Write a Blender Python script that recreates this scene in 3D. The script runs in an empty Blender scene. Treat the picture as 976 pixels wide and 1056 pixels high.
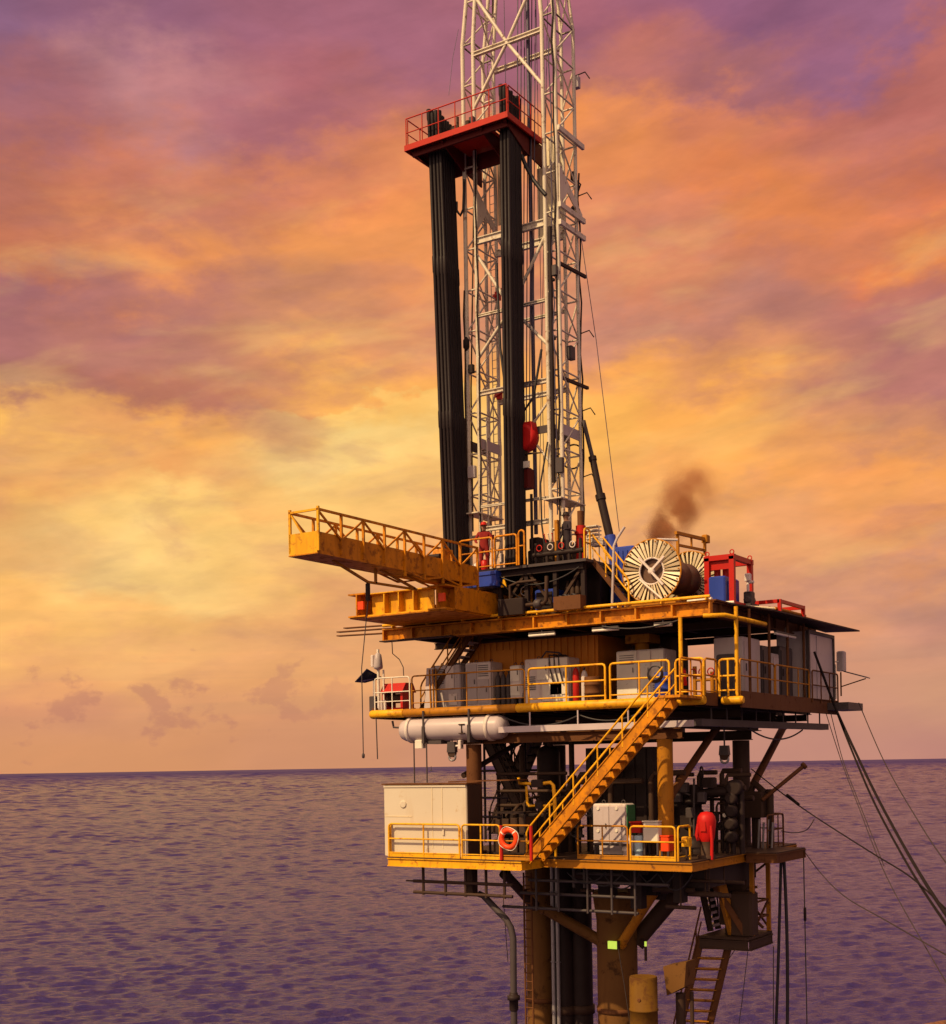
import bpy, math, random
import numpy as np
from mathutils import Vector, Matrix

random.seed(7)
SC = bpy.context.scene
COL = SC.collection
rad = math.radians

# ------------------------------------------------------------------ camera numbers (also used to read distances off the photo)
F = 1330.0; ROLL = math.atan(0.0164); H = 16.0; TH = rad(33)
CT, ST = math.cos(TH), math.sin(TH)
CX, CY = 14.648, -36.990

def ray(u, v):
    dx = u - 488; dy = 790 - v
    x = dx*math.cos(ROLL) + dy*math.sin(ROLL); y = -dx*math.sin(ROLL) + dy*math.cos(ROLL)
    X = x/F; Z = y/F
    return Vector((X*CT - ST, X*ST + CT, Z))

def on(u, v, x=None, y=None, z=None, d=None):
    r = ray(u, v)
    if x is not None: t = (x - CX)/r.x
    elif y is not None: t = (y - CY)/r.y
    elif z is not None: t = (z - H)/r.z
    else: t = d
    return Vector((CX + r.x*t, CY + r.y*t, H + r.z*t))

# ------------------------------------------------------------------ materials
def new_mat(name):
    m = bpy.data.materials.new(name); m.use_nodes = True
    nt = m.node_tree
    return m, nt, nt.nodes['Principled BSDF']

def paint(name, col, rough=0.5, rust=0.25, rustcol=(0.10, 0.035, 0.012), metal=0.0, scale=1.6, grime=0.35, streak=0.5, spec=0.4, edge=0.0):
    """weathered paint: large grime, vertical rust runs, small chips, fine bump (all in the place's own coordinates)"""
    m, nt, b = new_mat(name)
    N, L = nt.nodes, nt.links
    geo = N.new('ShaderNodeNewGeometry')
    mp = N.new('ShaderNodeMapping'); mp.inputs['Scale'].default_value = (scale*3.0, scale*3.0, scale*0.45)
    L.new(geo.outputs['Position'], mp.inputs['Vector'])
    n1 = N.new('ShaderNodeTexNoise'); n1.inputs['Scale'].default_value = 1.0; n1.inputs['Detail'].default_value = 5; n1.inputs['Roughness'].default_value = 0.62
    L.new(mp.outputs[0], n1.inputs['Vector'])                                         # runs
    n2 = N.new('ShaderNodeTexNoise'); n2.inputs['Scale'].default_value = scale*2.6; n2.inputs['Detail'].default_value = 7; n2.inputs['Roughness'].default_value = 0.7
    L.new(geo.outputs['Position'], n2.inputs['Vector'])                               # chips
    n3 = N.new('ShaderNodeTexNoise'); n3.inputs['Scale'].default_value = scale*0.8; n3.inputs['Detail'].default_value = 3
    L.new(geo.outputs['Position'], n3.inputs['Vector'])                               # tone
    def ramp(fac, a, bb):
        r = N.new('ShaderNodeMapRange'); r.inputs['From Min'].default_value = a; r.inputs['From Max'].default_value = bb
        L.new(fac, r.inputs['Value']); return r.outputs[0]
    chips = ramp(n2.outputs['Fac'], 0.70 - 0.22*rust, 0.78 - 0.18*rust)
    runs = ramp(n1.outputs['Fac'], 0.66 - 0.22*rust, 0.86 - 0.1*rust)
    mul = N.new('ShaderNodeMath'); mul.operation = 'MULTIPLY'; L.new(runs, mul.inputs[0]); mul.inputs[1].default_value = streak
    mx = N.new('ShaderNodeMath'); mx.operation = 'MAXIMUM'; L.new(chips, mx.inputs[0]); L.new(mul.outputs[0], mx.inputs[1])
    lim = N.new('ShaderNodeMath'); lim.operation = 'MULTIPLY'; L.new(mx.outputs[0], lim.inputs[0]); lim.inputs[1].default_value = 0.85 if rust > 0 else 0.0
    tone = N.new('ShaderNodeMix'); tone.data_type = 'RGBA'
    L.new(n3.outputs['Fac'], tone.inputs['Factor'])
    g = grime
    tone.inputs['A'].default_value = (col[0]*(1-g*0.85), col[1]*(1-g), col[2]*(1-g), 1)
    tone.inputs['B'].default_value = (min(1, col[0]*(1+g*0.45)), min(1, col[1]*(1+g*0.5)), min(1, col[2]*(1+g*0.5)), 1)
    fin = N.new('ShaderNodeMix'); fin.data_type = 'RGBA'
    L.new(lim.outputs[0], fin.inputs['Factor']); L.new(tone.outputs['Result'], fin.inputs['A'])
    fin.inputs['B'].default_value = (*rustcol, 1)
    L.new(fin.outputs['Result'], b.inputs['Base Color'])
    rr = N.new('ShaderNodeMapRange'); rr.inputs['To Min'].default_value = rough - 0.08; rr.inputs['To Max'].default_value = min(1, rough + 0.25)
    L.new(mx.outputs[0], rr.inputs['Value']); L.new(rr.outputs[0], b.inputs['Roughness'])
    b.inputs['Metallic'].default_value = metal
    b.inputs['Specular IOR Level'].default_value = spec
    bp = N.new('ShaderNodeBump'); bp.inputs['Strength'].default_value = 0.25; bp.inputs['Distance'].default_value = 0.02
    L.new(n2.outputs['Fac'], bp.inputs['Height']); L.new(bp.outputs[0], b.inputs['Normal'])
    return m

M = {}
M['yellow'] = paint('yellow_paint', (0.80, 0.40, 0.009), 0.5, 0.72, (0.32, 0.10, 0.010), spec=0.22, scale=1.7, grime=0.40, streak=0.8)
M['amber'] = paint('amber_paint', (0.64, 0.235, 0.004), 0.55, 0.90, (0.22, 0.070, 0.010), spec=0.2, scale=1.5, grime=0.5, streak=0.8)
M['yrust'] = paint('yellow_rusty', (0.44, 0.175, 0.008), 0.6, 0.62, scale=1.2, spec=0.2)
M['ochre'] = paint('ochre_wall', (0.56, 0.20, 0.022), 0.65, 0.28, spec=0.15)
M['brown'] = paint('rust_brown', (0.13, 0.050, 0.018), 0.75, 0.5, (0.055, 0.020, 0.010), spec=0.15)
M['legrust'] = paint('leg_rust', (0.155, 0.070, 0.018), 0.75, 0.65, (0.045, 0.02, 0.010), scale=0.8, spec=0.15)
M['white']   = paint('white_paint', (0.74, 0.68, 0.58), 0.45, 0.28, (0.16, 0.07, 0.03))
M['tankwhite'] = paint('tank_white', (0.58, 0.50, 0.385), 0.6, 0.35, (0.42, 0.27, 0.13), scale=0.6, grime=0.2, streak=0.7, spec=0.2)
M['mast'] = paint('mast_white', (0.66, 0.58, 0.46), 0.45, 0.60, (0.17, 0.07, 0.035), scale=1.4, spec=0.25)
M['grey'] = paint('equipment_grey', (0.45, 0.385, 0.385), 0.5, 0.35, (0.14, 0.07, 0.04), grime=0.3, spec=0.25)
M['lgrey'] = paint('light_grey', (0.66, 0.57, 0.53), 0.5, 0.40, (0.18, 0.09, 0.05), grime=0.3, spec=0.25)
M['lav'] = paint('pale_lavender_grey', (0.50, 0.42, 0.43), 0.45, 0.25, (0.2, 0.1, 0.06), grime=0.2, spec=0.25)
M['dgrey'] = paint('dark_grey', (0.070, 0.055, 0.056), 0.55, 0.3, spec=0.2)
M['galv']    = paint('galvanised', (0.30, 0.28, 0.29), 0.42, 0.25, metal=0.35)
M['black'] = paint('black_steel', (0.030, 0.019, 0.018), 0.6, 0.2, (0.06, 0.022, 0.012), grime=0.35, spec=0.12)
M['pipeblk'] = paint('black_pipe', (0.019, 0.012, 0.013), 0.55, 0.25, (0.05, 0.022, 0.014), grime=0.4, spec=0.16)
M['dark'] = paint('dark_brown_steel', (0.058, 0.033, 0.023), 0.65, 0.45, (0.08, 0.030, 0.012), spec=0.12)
M['red'] = paint('red_paint', (0.46, 0.016, 0.010), 0.45, 0.20, (0.09, 0.02, 0.012), spec=0.2, grime=0.22)
M['brightred'] = paint('bright_red', (0.52, 0.012, 0.010), 0.55, 0.3, (0.16, 0.01, 0.008), grime=0.4, spec=0.2, scale=2.5)
M['board'] = paint('board_red', (0.44, 0.022, 0.010), 0.5, 0.28, (0.11, 0.022, 0.012), spec=0.15, grime=0.25)
M['orange'] = paint('life_ring_orange', (0.80, 0.065, 0.012), 0.45, 0.0, grime=0.1, spec=0.2)
M['blue']    = paint('blue_paint', (0.025, 0.055, 0.34), 0.4, 0.18)
M['green']   = paint('green_paint', (0.04, 0.20, 0.07), 0.5, 0.1)
M['rope'] = paint('rope_fibre', (0.020, 0.014, 0.014), 0.9, 0.0, spec=0.05)
M['thinrope'] = paint('pale_rope', (0.055, 0.040, 0.038), 0.9, 0.0, spec=0.05)
M['hose']    = paint('rubber_hose', (0.02, 0.015, 0.018), 0.55, 0.0)
M['solar']   = paint('solar_blue_black', (0.014, 0.014, 0.03), 0.25, 0.0, grime=0.1)
M['drum']    = paint('wound_cable', (0.12, 0.055, 0.028), 0.55, 0.3, (0.04, 0.016, 0.010), scale=3.0)
M['lightblue'] = paint('pale_blue', (0.33, 0.45, 0.55), 0.5, 0.05)
M['hull'] = paint('rusty_hull', (0.22, 0.085, 0.03), 0.75, 0.9, (0.08, 0.03, 0.015), scale=4)
M['cream'] = paint('cream_sheet', (0.74, 0.62, 0.40), 0.5, 0.40, (0.28, 0.13, 0.05), scale=1.4)
M['wire']    = paint('wire_line', (0.075, 0.06, 0.10), 0.5, 0.0, metal=0.3)

def sign_mat():
    m, nt, b = new_mat('backlit_sign')
    b.inputs['Base Color'].default_value = (0.45, 0.60, 0.08, 1)
    b.inputs['Emission Color'].default_value = (0.62, 0.85, 0.10, 1); b.inputs['Emission Strength'].default_value = 0.75
    return m
M['sign'] = sign_mat()
M['drumrust'] = paint('drum_rust', (0.16, 0.075, 0.009), 0.7, 0.9, (0.09, 0.035, 0.012), scale=1.0, spec=0.12)
M['coverall'] = None
M['maroon'] = paint('maroon_steel', (0.10, 0.010, 0.008), 0.6, 0.3, (0.05, 0.016, 0.010), spec=0.12)

# ------------------------------------------------------------------ mesh builder
class MB:
    def __init__(s): s.v = []; s.f = []; s.sm = []
    def _add(s, vs, fs, smooth=False):
        o = len(s.v); s.v += [tuple(p) for p in vs]
        for f in fs: s.f.append(tuple(i + o for i in f)); s.sm.append(smooth)
        return s
    def box(s, x0, x1, y0, y1, z0, z1):
        vs = [(x0,y0,z0),(x1,y0,z0),(x1,y1,z0),(x0,y1,z0),(x0,y0,z1),(x1,y0,z1),(x1,y1,z1),(x0,y1,z1)]
        return s._add(vs, [(0,3,2,1),(4,5,6,7),(0,1,5,4),(1,2,6,5),(2,3,7,6),(3,0,4,7)])
    def cbox(s, x0, x1, y0, y1, z0, z1, c=0.03):
        """box with chamfered vertical and top edges"""
        poly = [(x0+c,y0),(x1-c,y0),(x1,y0+c),(x1,y1-c),(x1-c,y1),(x0+c,y1),(x0,y1-c),(x0,y0+c)]
        ins = [(x0+2*c,y0+c),(x1-2*c,y0+c),(x1-c,y0+2*c),(x1-c,y1-2*c),(x1-2*c,y1-c),(x0+2*c,y1-c),(x0+c,y1-2*c),(x0+c,y0+2*c)]
        vs = [(a,b,z0) for a,b in poly] + [(a,b,z1-c) for a,b in poly] + [(a,b,z1) for a,b in ins]
        fs = [tuple(range(7,-1,-1)), tuple(range(16,24))]
        for k in range(8):
            j = (k+1) % 8
            fs += [(k,j,8+j,8+k), (8+k,8+j,16+j,16+k)]
        return s._add(vs, fs)
    def frame(s, p, q, up=(0,0,1)):
        d = (Vector(q) - Vector(p)).normalized(); u = Vector(up)
        if abs(d.dot(u)) > 0.98: u = Vector((0,1,0))
        a = d.cross(u).normalized(); b = a.cross(d).normalized()
        return d, a, b
    def bar(s, p, q, w, h, up=(0,0,1)):
        p = Vector(p); q = Vector(q); d, a, b = s.frame(p, q, up)
        vs = []
        for e in (p, q):
            for i, j in ((-1,-1),(1,-1),(1,1),(-1,1)): vs.append(e + a*(i*w/2) + b*(j*h/2))
        return s._add(vs, [(0,1,2,3),(7,6,5,4),(0,4,5,1),(1,5,6,2),(2,6,7,3),(3,7,4,0)])
    def ibeam(s, p, q, w, h, tf=0.03, tw=0.02):
        p = Vector(p); q = Vector(q); d, a, b = s.frame(p, q)
        s.bar(p + b*(h/2-tf/2), q + b*(h/2-tf/2), w, tf); s.bar(p - b*(h/2-tf/2), q - b*(h/2-tf/2), w, tf)
        return s.bar(p, q, tw, h - 2*tf)
    def tube(s, p, q, r, n=8, r2=None, caps=True):
        p = Vector(p); q = Vector(q); d, a, b = s.frame(p, q); r2 = r if r2 is None else r2
        vs = []
        for e, rr in ((p, r), (q, r2)):
            for k in range(n):
                t = 2*math.pi*k/n; vs.append(e + a*(rr*math.cos(t)) + b*(rr*math.sin(t)))
        s._add(vs, [(k, (k+1) % n, n+(k+1) % n, n+k) for k in range(n)], True)
        if caps:
            s._add(vs[:n], [tuple(range(n-1,-1,-1))]); s._add(vs[n:], [tuple(range(n))])
        return s
    def path(s, pts, r, n=6, closed=False):
        pts = [Vector(p) for p in pts]; m = len(pts)
        rs = r if isinstance(r, (list, tuple)) else [r]*m
        tang = []
        for i in range(m):
            if closed: t = pts[(i+1) % m] - pts[i-1]
            else: t = pts[min(i+1, m-1)] - pts[max(i-1, 0)]
            tang.append(t.normalized())
        t0 = tang[0]; ref = Vector((0,0,1)) if abs(t0.z) < 0.9 else Vector((1,0,0))
        nrm = t0.cross(ref).normalized(); vs = []
        for i in range(m):
            t = tang[i]; nrm = (nrm - t*nrm.dot(t)).normalized(); bb = t.cross(nrm)
            for k in range(n):
                an = 2*math.pi*k/n; vs.append(pts[i] + nrm*(rs[i]*math.cos(an)) + bb*(rs[i]*math.sin(an)))
        fs = []
        for i in range(m if closed else m-1):
            j = (i+1) % m
            for k in range(n): fs.append((i*n+k, i*n+(k+1) % n, j*n+(k+1) % n, j*n+k))
        s._add(vs, fs, True)
        if not closed:
            s._add(vs[:n], [tuple(range(n-1,-1,-1))]); s._add(vs[-n:], [tuple(range(n))])
        return s
    def lathe(s, c, axis, prof, n=24, closed=False):
        """prof: list of (distance along axis, radius)"""
        c = Vector(c); ax = Vector(axis).normalized(); ref = Vector((0,0,1)) if abs(ax.z) < 0.9 else Vector((1,0,0))
        a = ax.cross(ref).normalized(); b = ax.cross(a)
        vs = []
        for t, r in prof:
            for k in range(n):
                an = 2*math.pi*k/n; vs.append(c + ax*t + a*(r*math.cos(an)) + b*(r*math.sin(an)))
        fs = []; m = len(prof)
        for i in range(m if closed else m-1):
            j = (i+1) % m
            for k in range(n): fs.append((i*n+k, i*n+(k+1) % n, j*n+(k+1) % n, j*n+k))
        s._add(vs, fs, True)
        if not closed:
            s._add(vs[:n], [tuple(range(n))]); s._add(vs[-n:], [tuple(range(n-1,-1,-1))])
        return s
    def prism(s, poly, ext):
        """closed polygon of 3-D points pushed along the vector ext"""
        e = Vector(ext); n = len(poly); a = [Vector(p) for p in poly]; b = [p + e for p in a]
        fs = [tuple(range(n-1,-1,-1)), tuple(range(n, 2*n))] + [(k, (k+1) % n, n+(k+1) % n, n+k) for k in range(n)]
        return s._add(a + b, fs)
    def torus(s, c, axis, R, r, n=24, k=8):
        c = Vector(c); ax = Vector(axis).normalized(); ref = Vector((0,0,1)) if abs(ax.z) < 0.9 else Vector((1,0,0))
        a = ax.cross(ref).normalized(); b = ax.cross(a)
        return s.path([c + a*(R*math.cos(2*math.pi*i/n)) + b*(R*math.sin(2*math.pi*i/n)) for i in range(n)], r, k, True)
    def build(s, name, mat, parent=None, **props):
        me = bpy.data.meshes.new(name)
        vs = s.v
        if parent is None:
            xs = [p[0] for p in vs]; ys = [p[1] for p in vs]; zs = [p[2] for p in vs]
            loc = Vector(((min(xs)+max(xs))/2, (min(ys)+max(ys))/2, min(zs)))
        else:
            loc = Vector((0,0,0)); pp = parent
            off = Vector((0,0,0))
            while pp is not None: off += pp.location; pp = pp.parent
        o_ = loc if parent is None else off
        me.from_pydata([(p[0]-o_.x, p[1]-o_.y, p[2]-o_.z) for p in vs], [], s.f)
        me.polygons.foreach_set('use_smooth', s.sm)
        me.materials.append(M[mat] if isinstance(mat, str) else mat)
        me.update()
        ob = bpy.data.objects.new(name, me); ob.location = loc
        COL.objects.link(ob)
        if parent is not None: ob.parent = parent
        for k, v in props.items(): ob[k] = v
        return ob

def thing(name, label, cat, loc, group=None):
    o = bpy.data.objects.new(name, None); o.location = Vector(loc); o.empty_display_size = 0.2
    COL.objects.link(o); o['label'] = label; o['category'] = cat
    if group: o['group'] = group
    return o

def tag(o, label, cat, group=None):
    o['label'] = label; o['category'] = cat
    if group: o['group'] = group
    return o

def sagged(p, q, sag, n=16):
    p = Vector(p); q = Vector(q)
    return [p.lerp(q, t/n) - Vector((0,0,sag*4*(t/n)*(1-t/n))) for t in range(n+1)]

def quad(p, m, q, n=18):
    """curve through three points"""
    p, m, q = Vector(p), Vector(m), Vector(q); c = m*2 - (p+q)*0.5
    return [p*(1-t)**2 + c*2*t*(1-t) + q*t*t for t in [k/n for k in range(n+1)]]

# ------------------------------------------------------------------ repeated builders
def guard_rail(p, q, label, h=1.05, mids=1, mat='yellow', r=0.033, low=0.12, toe=None, group='guard rails round the decks', cat='guard rail', rnd=0.10):
    p = Vector(p); q = Vector(q); c = (p+q)/2
    t = thing('guard_rail', label, cat, c, group)
    d = (q-p).normalized(); up = Vector((0,0,1))
    fr = MB()
    fr.path([p, p+up*(h-rnd), p+up*(h-rnd*0.3)+d*rnd*0.3, p+up*h+d*rnd, q+up*h-d*rnd, q+up*(h-rnd*0.3)-d*rnd*0.3, q+up*(h-rnd), q], r, 8)
    fr.build('rail_frame', mat, t)
    MB().tube(p+up*h*0.55, q+up*h*0.55, r*0.8, 8).build('mid_rail', mat, t)
    if low: MB().tube(p+up*low, q+up*low, r*0.7, 6).build('bottom_rail', mat, t)
    for k in range(mids):
        m = p.lerp(q, (k+1)/(mids+1)); MB().tube(m, m+up*h, r*0.85, 8).build('post', mat, t)
    if toe:
        MB().bar(p+up*toe/2, q+up*toe/2, 0.015, toe).build('toe_board', mat, t)
    return t

def stairs(name, pb, pt, wvec, label, cat='stairs', mat='yellow', depth=0.30, tread='yrust', nt=None, rail_h=0.95, rail_sides=(0, 1), rail_mat=None, sw=0.06, nposts=4, group=None, midrail=True, tread_t=0.035):
    pb = Vector(pb); pt = Vector(pt); w = Vector(wvec); up = Vector((0,0,1))
    t = thing(name, label, cat, pb + w/2, group); rail_mat = rail_mat or mat
    d = pt - pb; dl = d.normalized(); hd = Vector((d.x, d.y, 0)).normalized()
    for k in (0, 1):
        MB().ibeam(pb + w*k, pt + w*k, 0.09, depth, 0.025, 0.02).build('stringer', mat, t)
    nt = nt or max(3, int(d.z/0.24))
    for i in range(1, nt):
        c = pb + d*(i/nt); m = MB()
        m.bar(c + w*0.04, c + w*0.96, 0.24, tread_t)
        m.bar(c + w*0.04 - hd*0.12 - up*0.03, c + w*0.96 - hd*0.12 - up*0.03, 0.02, 0.09)
        m.build('tread', tread, t)
    for k in rail_sides:
        a = pb + w*k; b = pt + w*k; r = MB()
        r.path([a + up*0.10, a + up*(rail_h-0.08), a + up*rail_h + dl*0.12, b + up*rail_h], 0.032, 8)
        hr = r.build('handrail', rail_mat, t)
        if midrail: MB().tube(a + up*rail_h*0.5 + dl*0.05, b + up*rail_h*0.5, 0.026, 6).build('mid_rail', rail_mat, hr)
        for i in range(1, nposts+1):
            m = a.lerp(b, i/(nposts+0.6)); MB().tube(m, m + up*rail_h, 0.028, 6).build('post', rail_mat, hr)
    return t

def cabinet(name, label, x0, x1, y0, y1, z0, z1, mat, cat, panels=(), panel_mat='lgrey', feet=0.08, side=True, group=None, louvre=()):
    """housing with doors / cover panels set proud of the front, louvres, a side hatch, feet and a lifting lug"""
    t = thing(name, label, cat, ((x0+x1)/2, (y0+y1)/2, z0), group)
    MB().cbox(x0, x1, y0, y1, z0+feet, z1, 0.035).build('housing', mat, t)
    f = MB()
    for a in (x0+0.08, x1-0.08):
        for b in (y0+0.08, y1-0.08): f.box(a-0.05, a+0.05, b-0.05, b+0.05, z0, z0+feet)
    f.build('feet', 'dgrey', t)
    w = x1-x0; hh = z1-z0
    for (a, b, c, e) in panels:
        p = MB().box(x0+a*w, x0+b*w, y0-0.03, y0+0.005, z0+feet+c*(hh-feet), z0+feet+e*(hh-feet)-0.02).build('cover_panel', panel_mat, t)
        xm = x0+(a+(b-a)*0.82)*w; zm = z0+feet+(c+(e-c)*0.55)*(hh-feet)
        MB().tube((xm, y0-0.06, zm-0.08), (xm, y0-0.06, zm+0.08), 0.014, 6).box(xm-0.01, xm+0.01, y0-0.06, y0-0.03, zm-0.07, zm-0.05).build('handle', 'dgrey', p)
    for (a, b, c, e) in louvre:
        g = MB(); n = max(4, int((e-c)*hh/0.07))
        for k in range(n):
            zz = z0+feet+(c+(e-c)*(k+0.5)/n)*(hh-feet)
            g.bar((x0+a*w, y0-0.02, zz), (x0+b*w, y0-0.02, zz), 0.05, 0.02)
        g.build('louvre', 'dgrey', t)
    if side:
        MB().box(x1-0.005, x1+0.02, y0+0.15*(y1-y0), y1-0.15*(y1-y0), z0+feet+0.12*hh, z1-0.12*hh).build('side_hatch', mat, t)
    lug = MB()
    for a in (x0+0.2*w, x0+0.8*w): lug.torus((a, (y0+y1)/2, z1+0.05), (0,1,0), 0.06, 0.014, 12, 5)
    lug.build('lifting_lug', 'dgrey', t)
    return t

# ------------------------------------------------------------------ camera
cam = bpy.data.cameras.new('camera'); camo = bpy.data.objects.new('camera', cam); COL.objects.link(camo)
r0 = Vector((CT, ST, 0)); fw = Vector((-ST, CT, 0)); up = Vector((0,0,1))
cx_ = r0*math.cos(ROLL) - up*math.sin(ROLL); cy_ = r0*math.sin(ROLL) + up*math.cos(ROLL); cz_ = -fw
camo.matrix_world = Matrix(((cx_.x, cy_.x, cz_.x, CX), (cx_.y, cy_.y, cz_.y, CY), (cx_.z, cy_.z, cz_.z, H), (0,0,0,1)))
cam.sensor_fit = 'HORIZONTAL'; cam.sensor_width = 36; cam.lens = F/976*36
cam.shift_y = (790-528)/976; cam.clip_start = 0.5; cam.clip_end = 90000
SC.camera = camo

# ------------------------------------------------------------------ sun + sky
SUN_EL = rad(44); sx, sy = -0.36, -0.933
sd = Vector((sx*math.cos(SUN_EL), sy*math.cos(SUN_EL), math.sin(SUN_EL))).normalized()
sun = bpy.data.lights.new('sun', 'SUN'); sun.energy = 4.7; sun.angle = rad(0.6); sun.color = (1.0, 0.73, 0.38)
suno = bpy.data.objects.new('sun', sun); COL.objects.link(suno); suno.location = sd*60
suno.rotation_euler = sd.to_track_quat('Z', 'Y').to_euler()

def lin(c): return tuple(((x/255)/12.92 if x/255 <= 0.04045 else ((x/255+0.055)/1.055)**2.4) for x in c)

W = bpy.data.worlds.new('World'); SC.world = W; W.use_nodes = True
def build_sky():
    nt = W.node_tree; nt.nodes.clear(); N, L = nt.nodes, nt.links
    def math_(op, a, b=None, c=None, clamp=False):
        n = N.new('ShaderNodeMath'); n.operation = op; n.use_clamp = clamp
        for i, x in enumerate((a, b, c)):
            if x is None: continue
            if isinstance(x, (int, float)): n.inputs[i].default_value = x
            else: L.new(x, n.inputs[i])
        return n.outputs[0]
    def rng(v, a, b, c=0.0, d=1.0, smooth=True):
        n = N.new('ShaderNodeMapRange'); n.interpolation_type = 'SMOOTHSTEP' if smooth else 'LINEAR'
        L.new(v, n.inputs['Value'])
        for k, x in (('From Min', a), ('From Max', b), ('To Min', c), ('To Max', d)): n.inputs[k].default_value = x
        return n.outputs[0]
    def mix(f, a, b, blend='MIX'):
        n = N.new('ShaderNodeMix'); n.data_type = 'RGBA'; n.blend_type = blend
        for k, x in (('Factor', f), ('A', a), ('B', b)):
            if isinstance(x, (int, float)): n.inputs[k].default_value = x
            elif isinstance(x, tuple): n.inputs[k].default_value = (*x[:3], 1)
            else: L.new(x, n.inputs[k])
        return n.outputs['Result']
    tc = N.new('ShaderNodeTexCoord'); sp = N.new('ShaderNodeSeparateXYZ'); L.new(tc.outputs['Generated'], sp.inputs[0])
    x, y, z = sp.outputs
    # bearing from the heading the photo looks along, and height above the horizon, both in degrees
    rr = math_('ADD', math_('MULTIPLY', x, CT), math_('MULTIPLY', y, ST))
    ff = math_('ADD', math_('MULTIPLY', x, -ST), math_('MULTIPLY', y, CT))
    az = math_('MULTIPLY', math_('ARCTAN2', rr, ff), 57.2958)
    el = math_('MULTIPLY', math_('ARCSINE', z), 57.2958)
    def noise(sa, se, detail, off=0.0, rough=0.55, dist=0.0, tilt=0.0):
        c = N.new('ShaderNodeCombineXYZ')
        L.new(math_('MULTIPLY', az, sa), c.inputs[0])
        L.new(math_('MULTIPLY', math_('ADD', el, math_('MULTIPLY', az, tilt)), se), c.inputs[1]); c.inputs[2].default_value = off
        n = N.new('ShaderNodeTexNoise'); n.inputs['Scale'].default_value = 1; n.inputs['Detail'].default_value = detail
        n.inputs['Roughness'].default_value = rough; n.inputs['Distortion'].default_value = dist
        L.new(c.outputs[0], n.inputs['Vector']); return n.outputs['Fac']
    lowf = rng(el, 0.0, 7.0, 0.15, 1.0)
    wa = math_('MULTIPLY', math_('SUBTRACT', noise(0.10, 0.17, 6, 3.1), 0.5), 17.0)
    we = math_('MULTIPLY', math_('MULTIPLY', math_('SUBTRACT', noise(0.11, 0.20, 6, 8.7, 0.6), 0.5), 10.5), lowf)
    azw = math_('ADD', az, wa); elw = math_('ADD', el, we)
    cols = {
      20:  [(20,(140,97,124)),(110,(166,106,112)),(190,(190,120,94)),(250,(196,124,92)),(300,(166,112,114)),(350,(172,116,114)),(400,(166,114,106)),(440,(250,192,100)),(500,(236,176,104)),(560,(250,196,108)),(640,(250,194,114)),(670,(238,178,112)),(700,(230,166,112)),(730,(216,152,112)),(775,(216,152,106))],
      150: [(20,(150,98,120)),(110,(186,130,134)),(190,(200,130,104)),(240,(230,154,94)),(300,(186,126,112)),(350,(184,128,112)),(395,(186,124,100)),(440,(244,178,92)),(490,(232,170,100)),(530,(255,210,124)),(600,(255,214,134)),(640,(248,196,116)),(675,(238,182,116)),(700,(234,174,112)),(730,(222,160,112)),(775,(216,152,106))],
      340: [(20,(168,104,120)),(110,(172,106,114)),(180,(212,136,98)),(240,(234,158,92)),(300,(226,158,98)),(350,(220,156,106)),(395,(246,184,96)),(405,(255,206,114)),(450,(255,218,136)),(500,(255,206,122)),(560,(250,200,118)),(610,(236,180,112)),(640,(226,168,110)),(700,(228,168,110)),(775,(210,148,110))],
      640: [(20,(168,102,116)),(80,(192,116,104)),(140,(234,148,84)),(200,(232,150,92)),(260,(220,144,106)),(320,(206,146,118)),(370,(248,176,92)),(430,(255,188,92)),(490,(238,176,104)),(540,(240,180,112)),(600,(234,172,116)),(700,(220,160,120)),(775,(206,146,124))],
      800: [(20,(144,92,120)),(70,(166,104,110)),(120,(214,130,94)),(190,(222,138,84)),(250,(206,132,98)),(320,(192,132,112)),(370,(214,150,104)),(420,(250,178,88)),(470,(250,178,92)),(530,(226,166,110)),(580,(232,170,114)),(640,(216,156,118)),(680,(208,152,122)),(775,(198,142,124))],
      955: [(20,(156,100,126)),(70,(190,110,100)),(120,(190,116,106)),(190,(204,124,90)),(230,(232,142,78)),(290,(192,124,108)),(340,(182,122,114)),(400,(184,124,114)),(450,(206,146,108)),(500,(238,166,92)),(550,(228,160,100)),(620,(198,146,122)),(700,(208,154,122)),(775,(192,136,122))],
    }
    prev = None; pa = None
    for u in sorted(cols):
        r = N.new('ShaderNodeValToRGB'); cr = r.color_ramp; cr.interpolation = 'EASE'
        a = math.atan((u-488)/1330); stops = []
        for v, c in cols[u]:
            e = math.degrees(math.atan((790-0.0164*(u-488)-v)/1330*math.cos(a)))
            k_ = min(1, max(0, (v-60)/120)) * (1 if v < 600 else max(0.35, 1-(v-600)/200))
            c = (min(255, c[0]*(1+0.03*k_)), c[1]*(1-0.03*k_), c[2]*(1-0.06*k_))
            stops.append((max(0, e/34), lin(c)))
        stops.sort()
        while len(cr.elements) > 1: cr.elements.remove(cr.elements[0])
        cr.elements[0].position = stops[0][0]; cr.elements[0].color = (*stops[0][1], 1)
        for pos, c in stops[1:]:
            e_ = cr.elements.new(pos); e_.color = (*c, 1)
        L.new(math_('DIVIDE', elw, 34.0), r.inputs['Fac'])
        ad = math.degrees(a)
        prev = r.outputs['Color'] if prev is None else mix(rng(azw, pa, ad), prev, r.outputs['Color'])
        pa = ad
    # cloud texture: mauve undersides, lit wisps
    n1 = noise(0.11, 0.30, 6, 1.7, 0.52, 0.5, -0.10)
    n2 = noise(0.24, 0.75, 5, 5.2, 0.5, 0.3, -0.12)
    hz = rng(el, 0.5, 6.0, 0.25, 1.0)
    dk = math_('MULTIPLY', rng(n1, 0.48, 0.32), math_('MULTIPLY', hz, 0.36))
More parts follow.
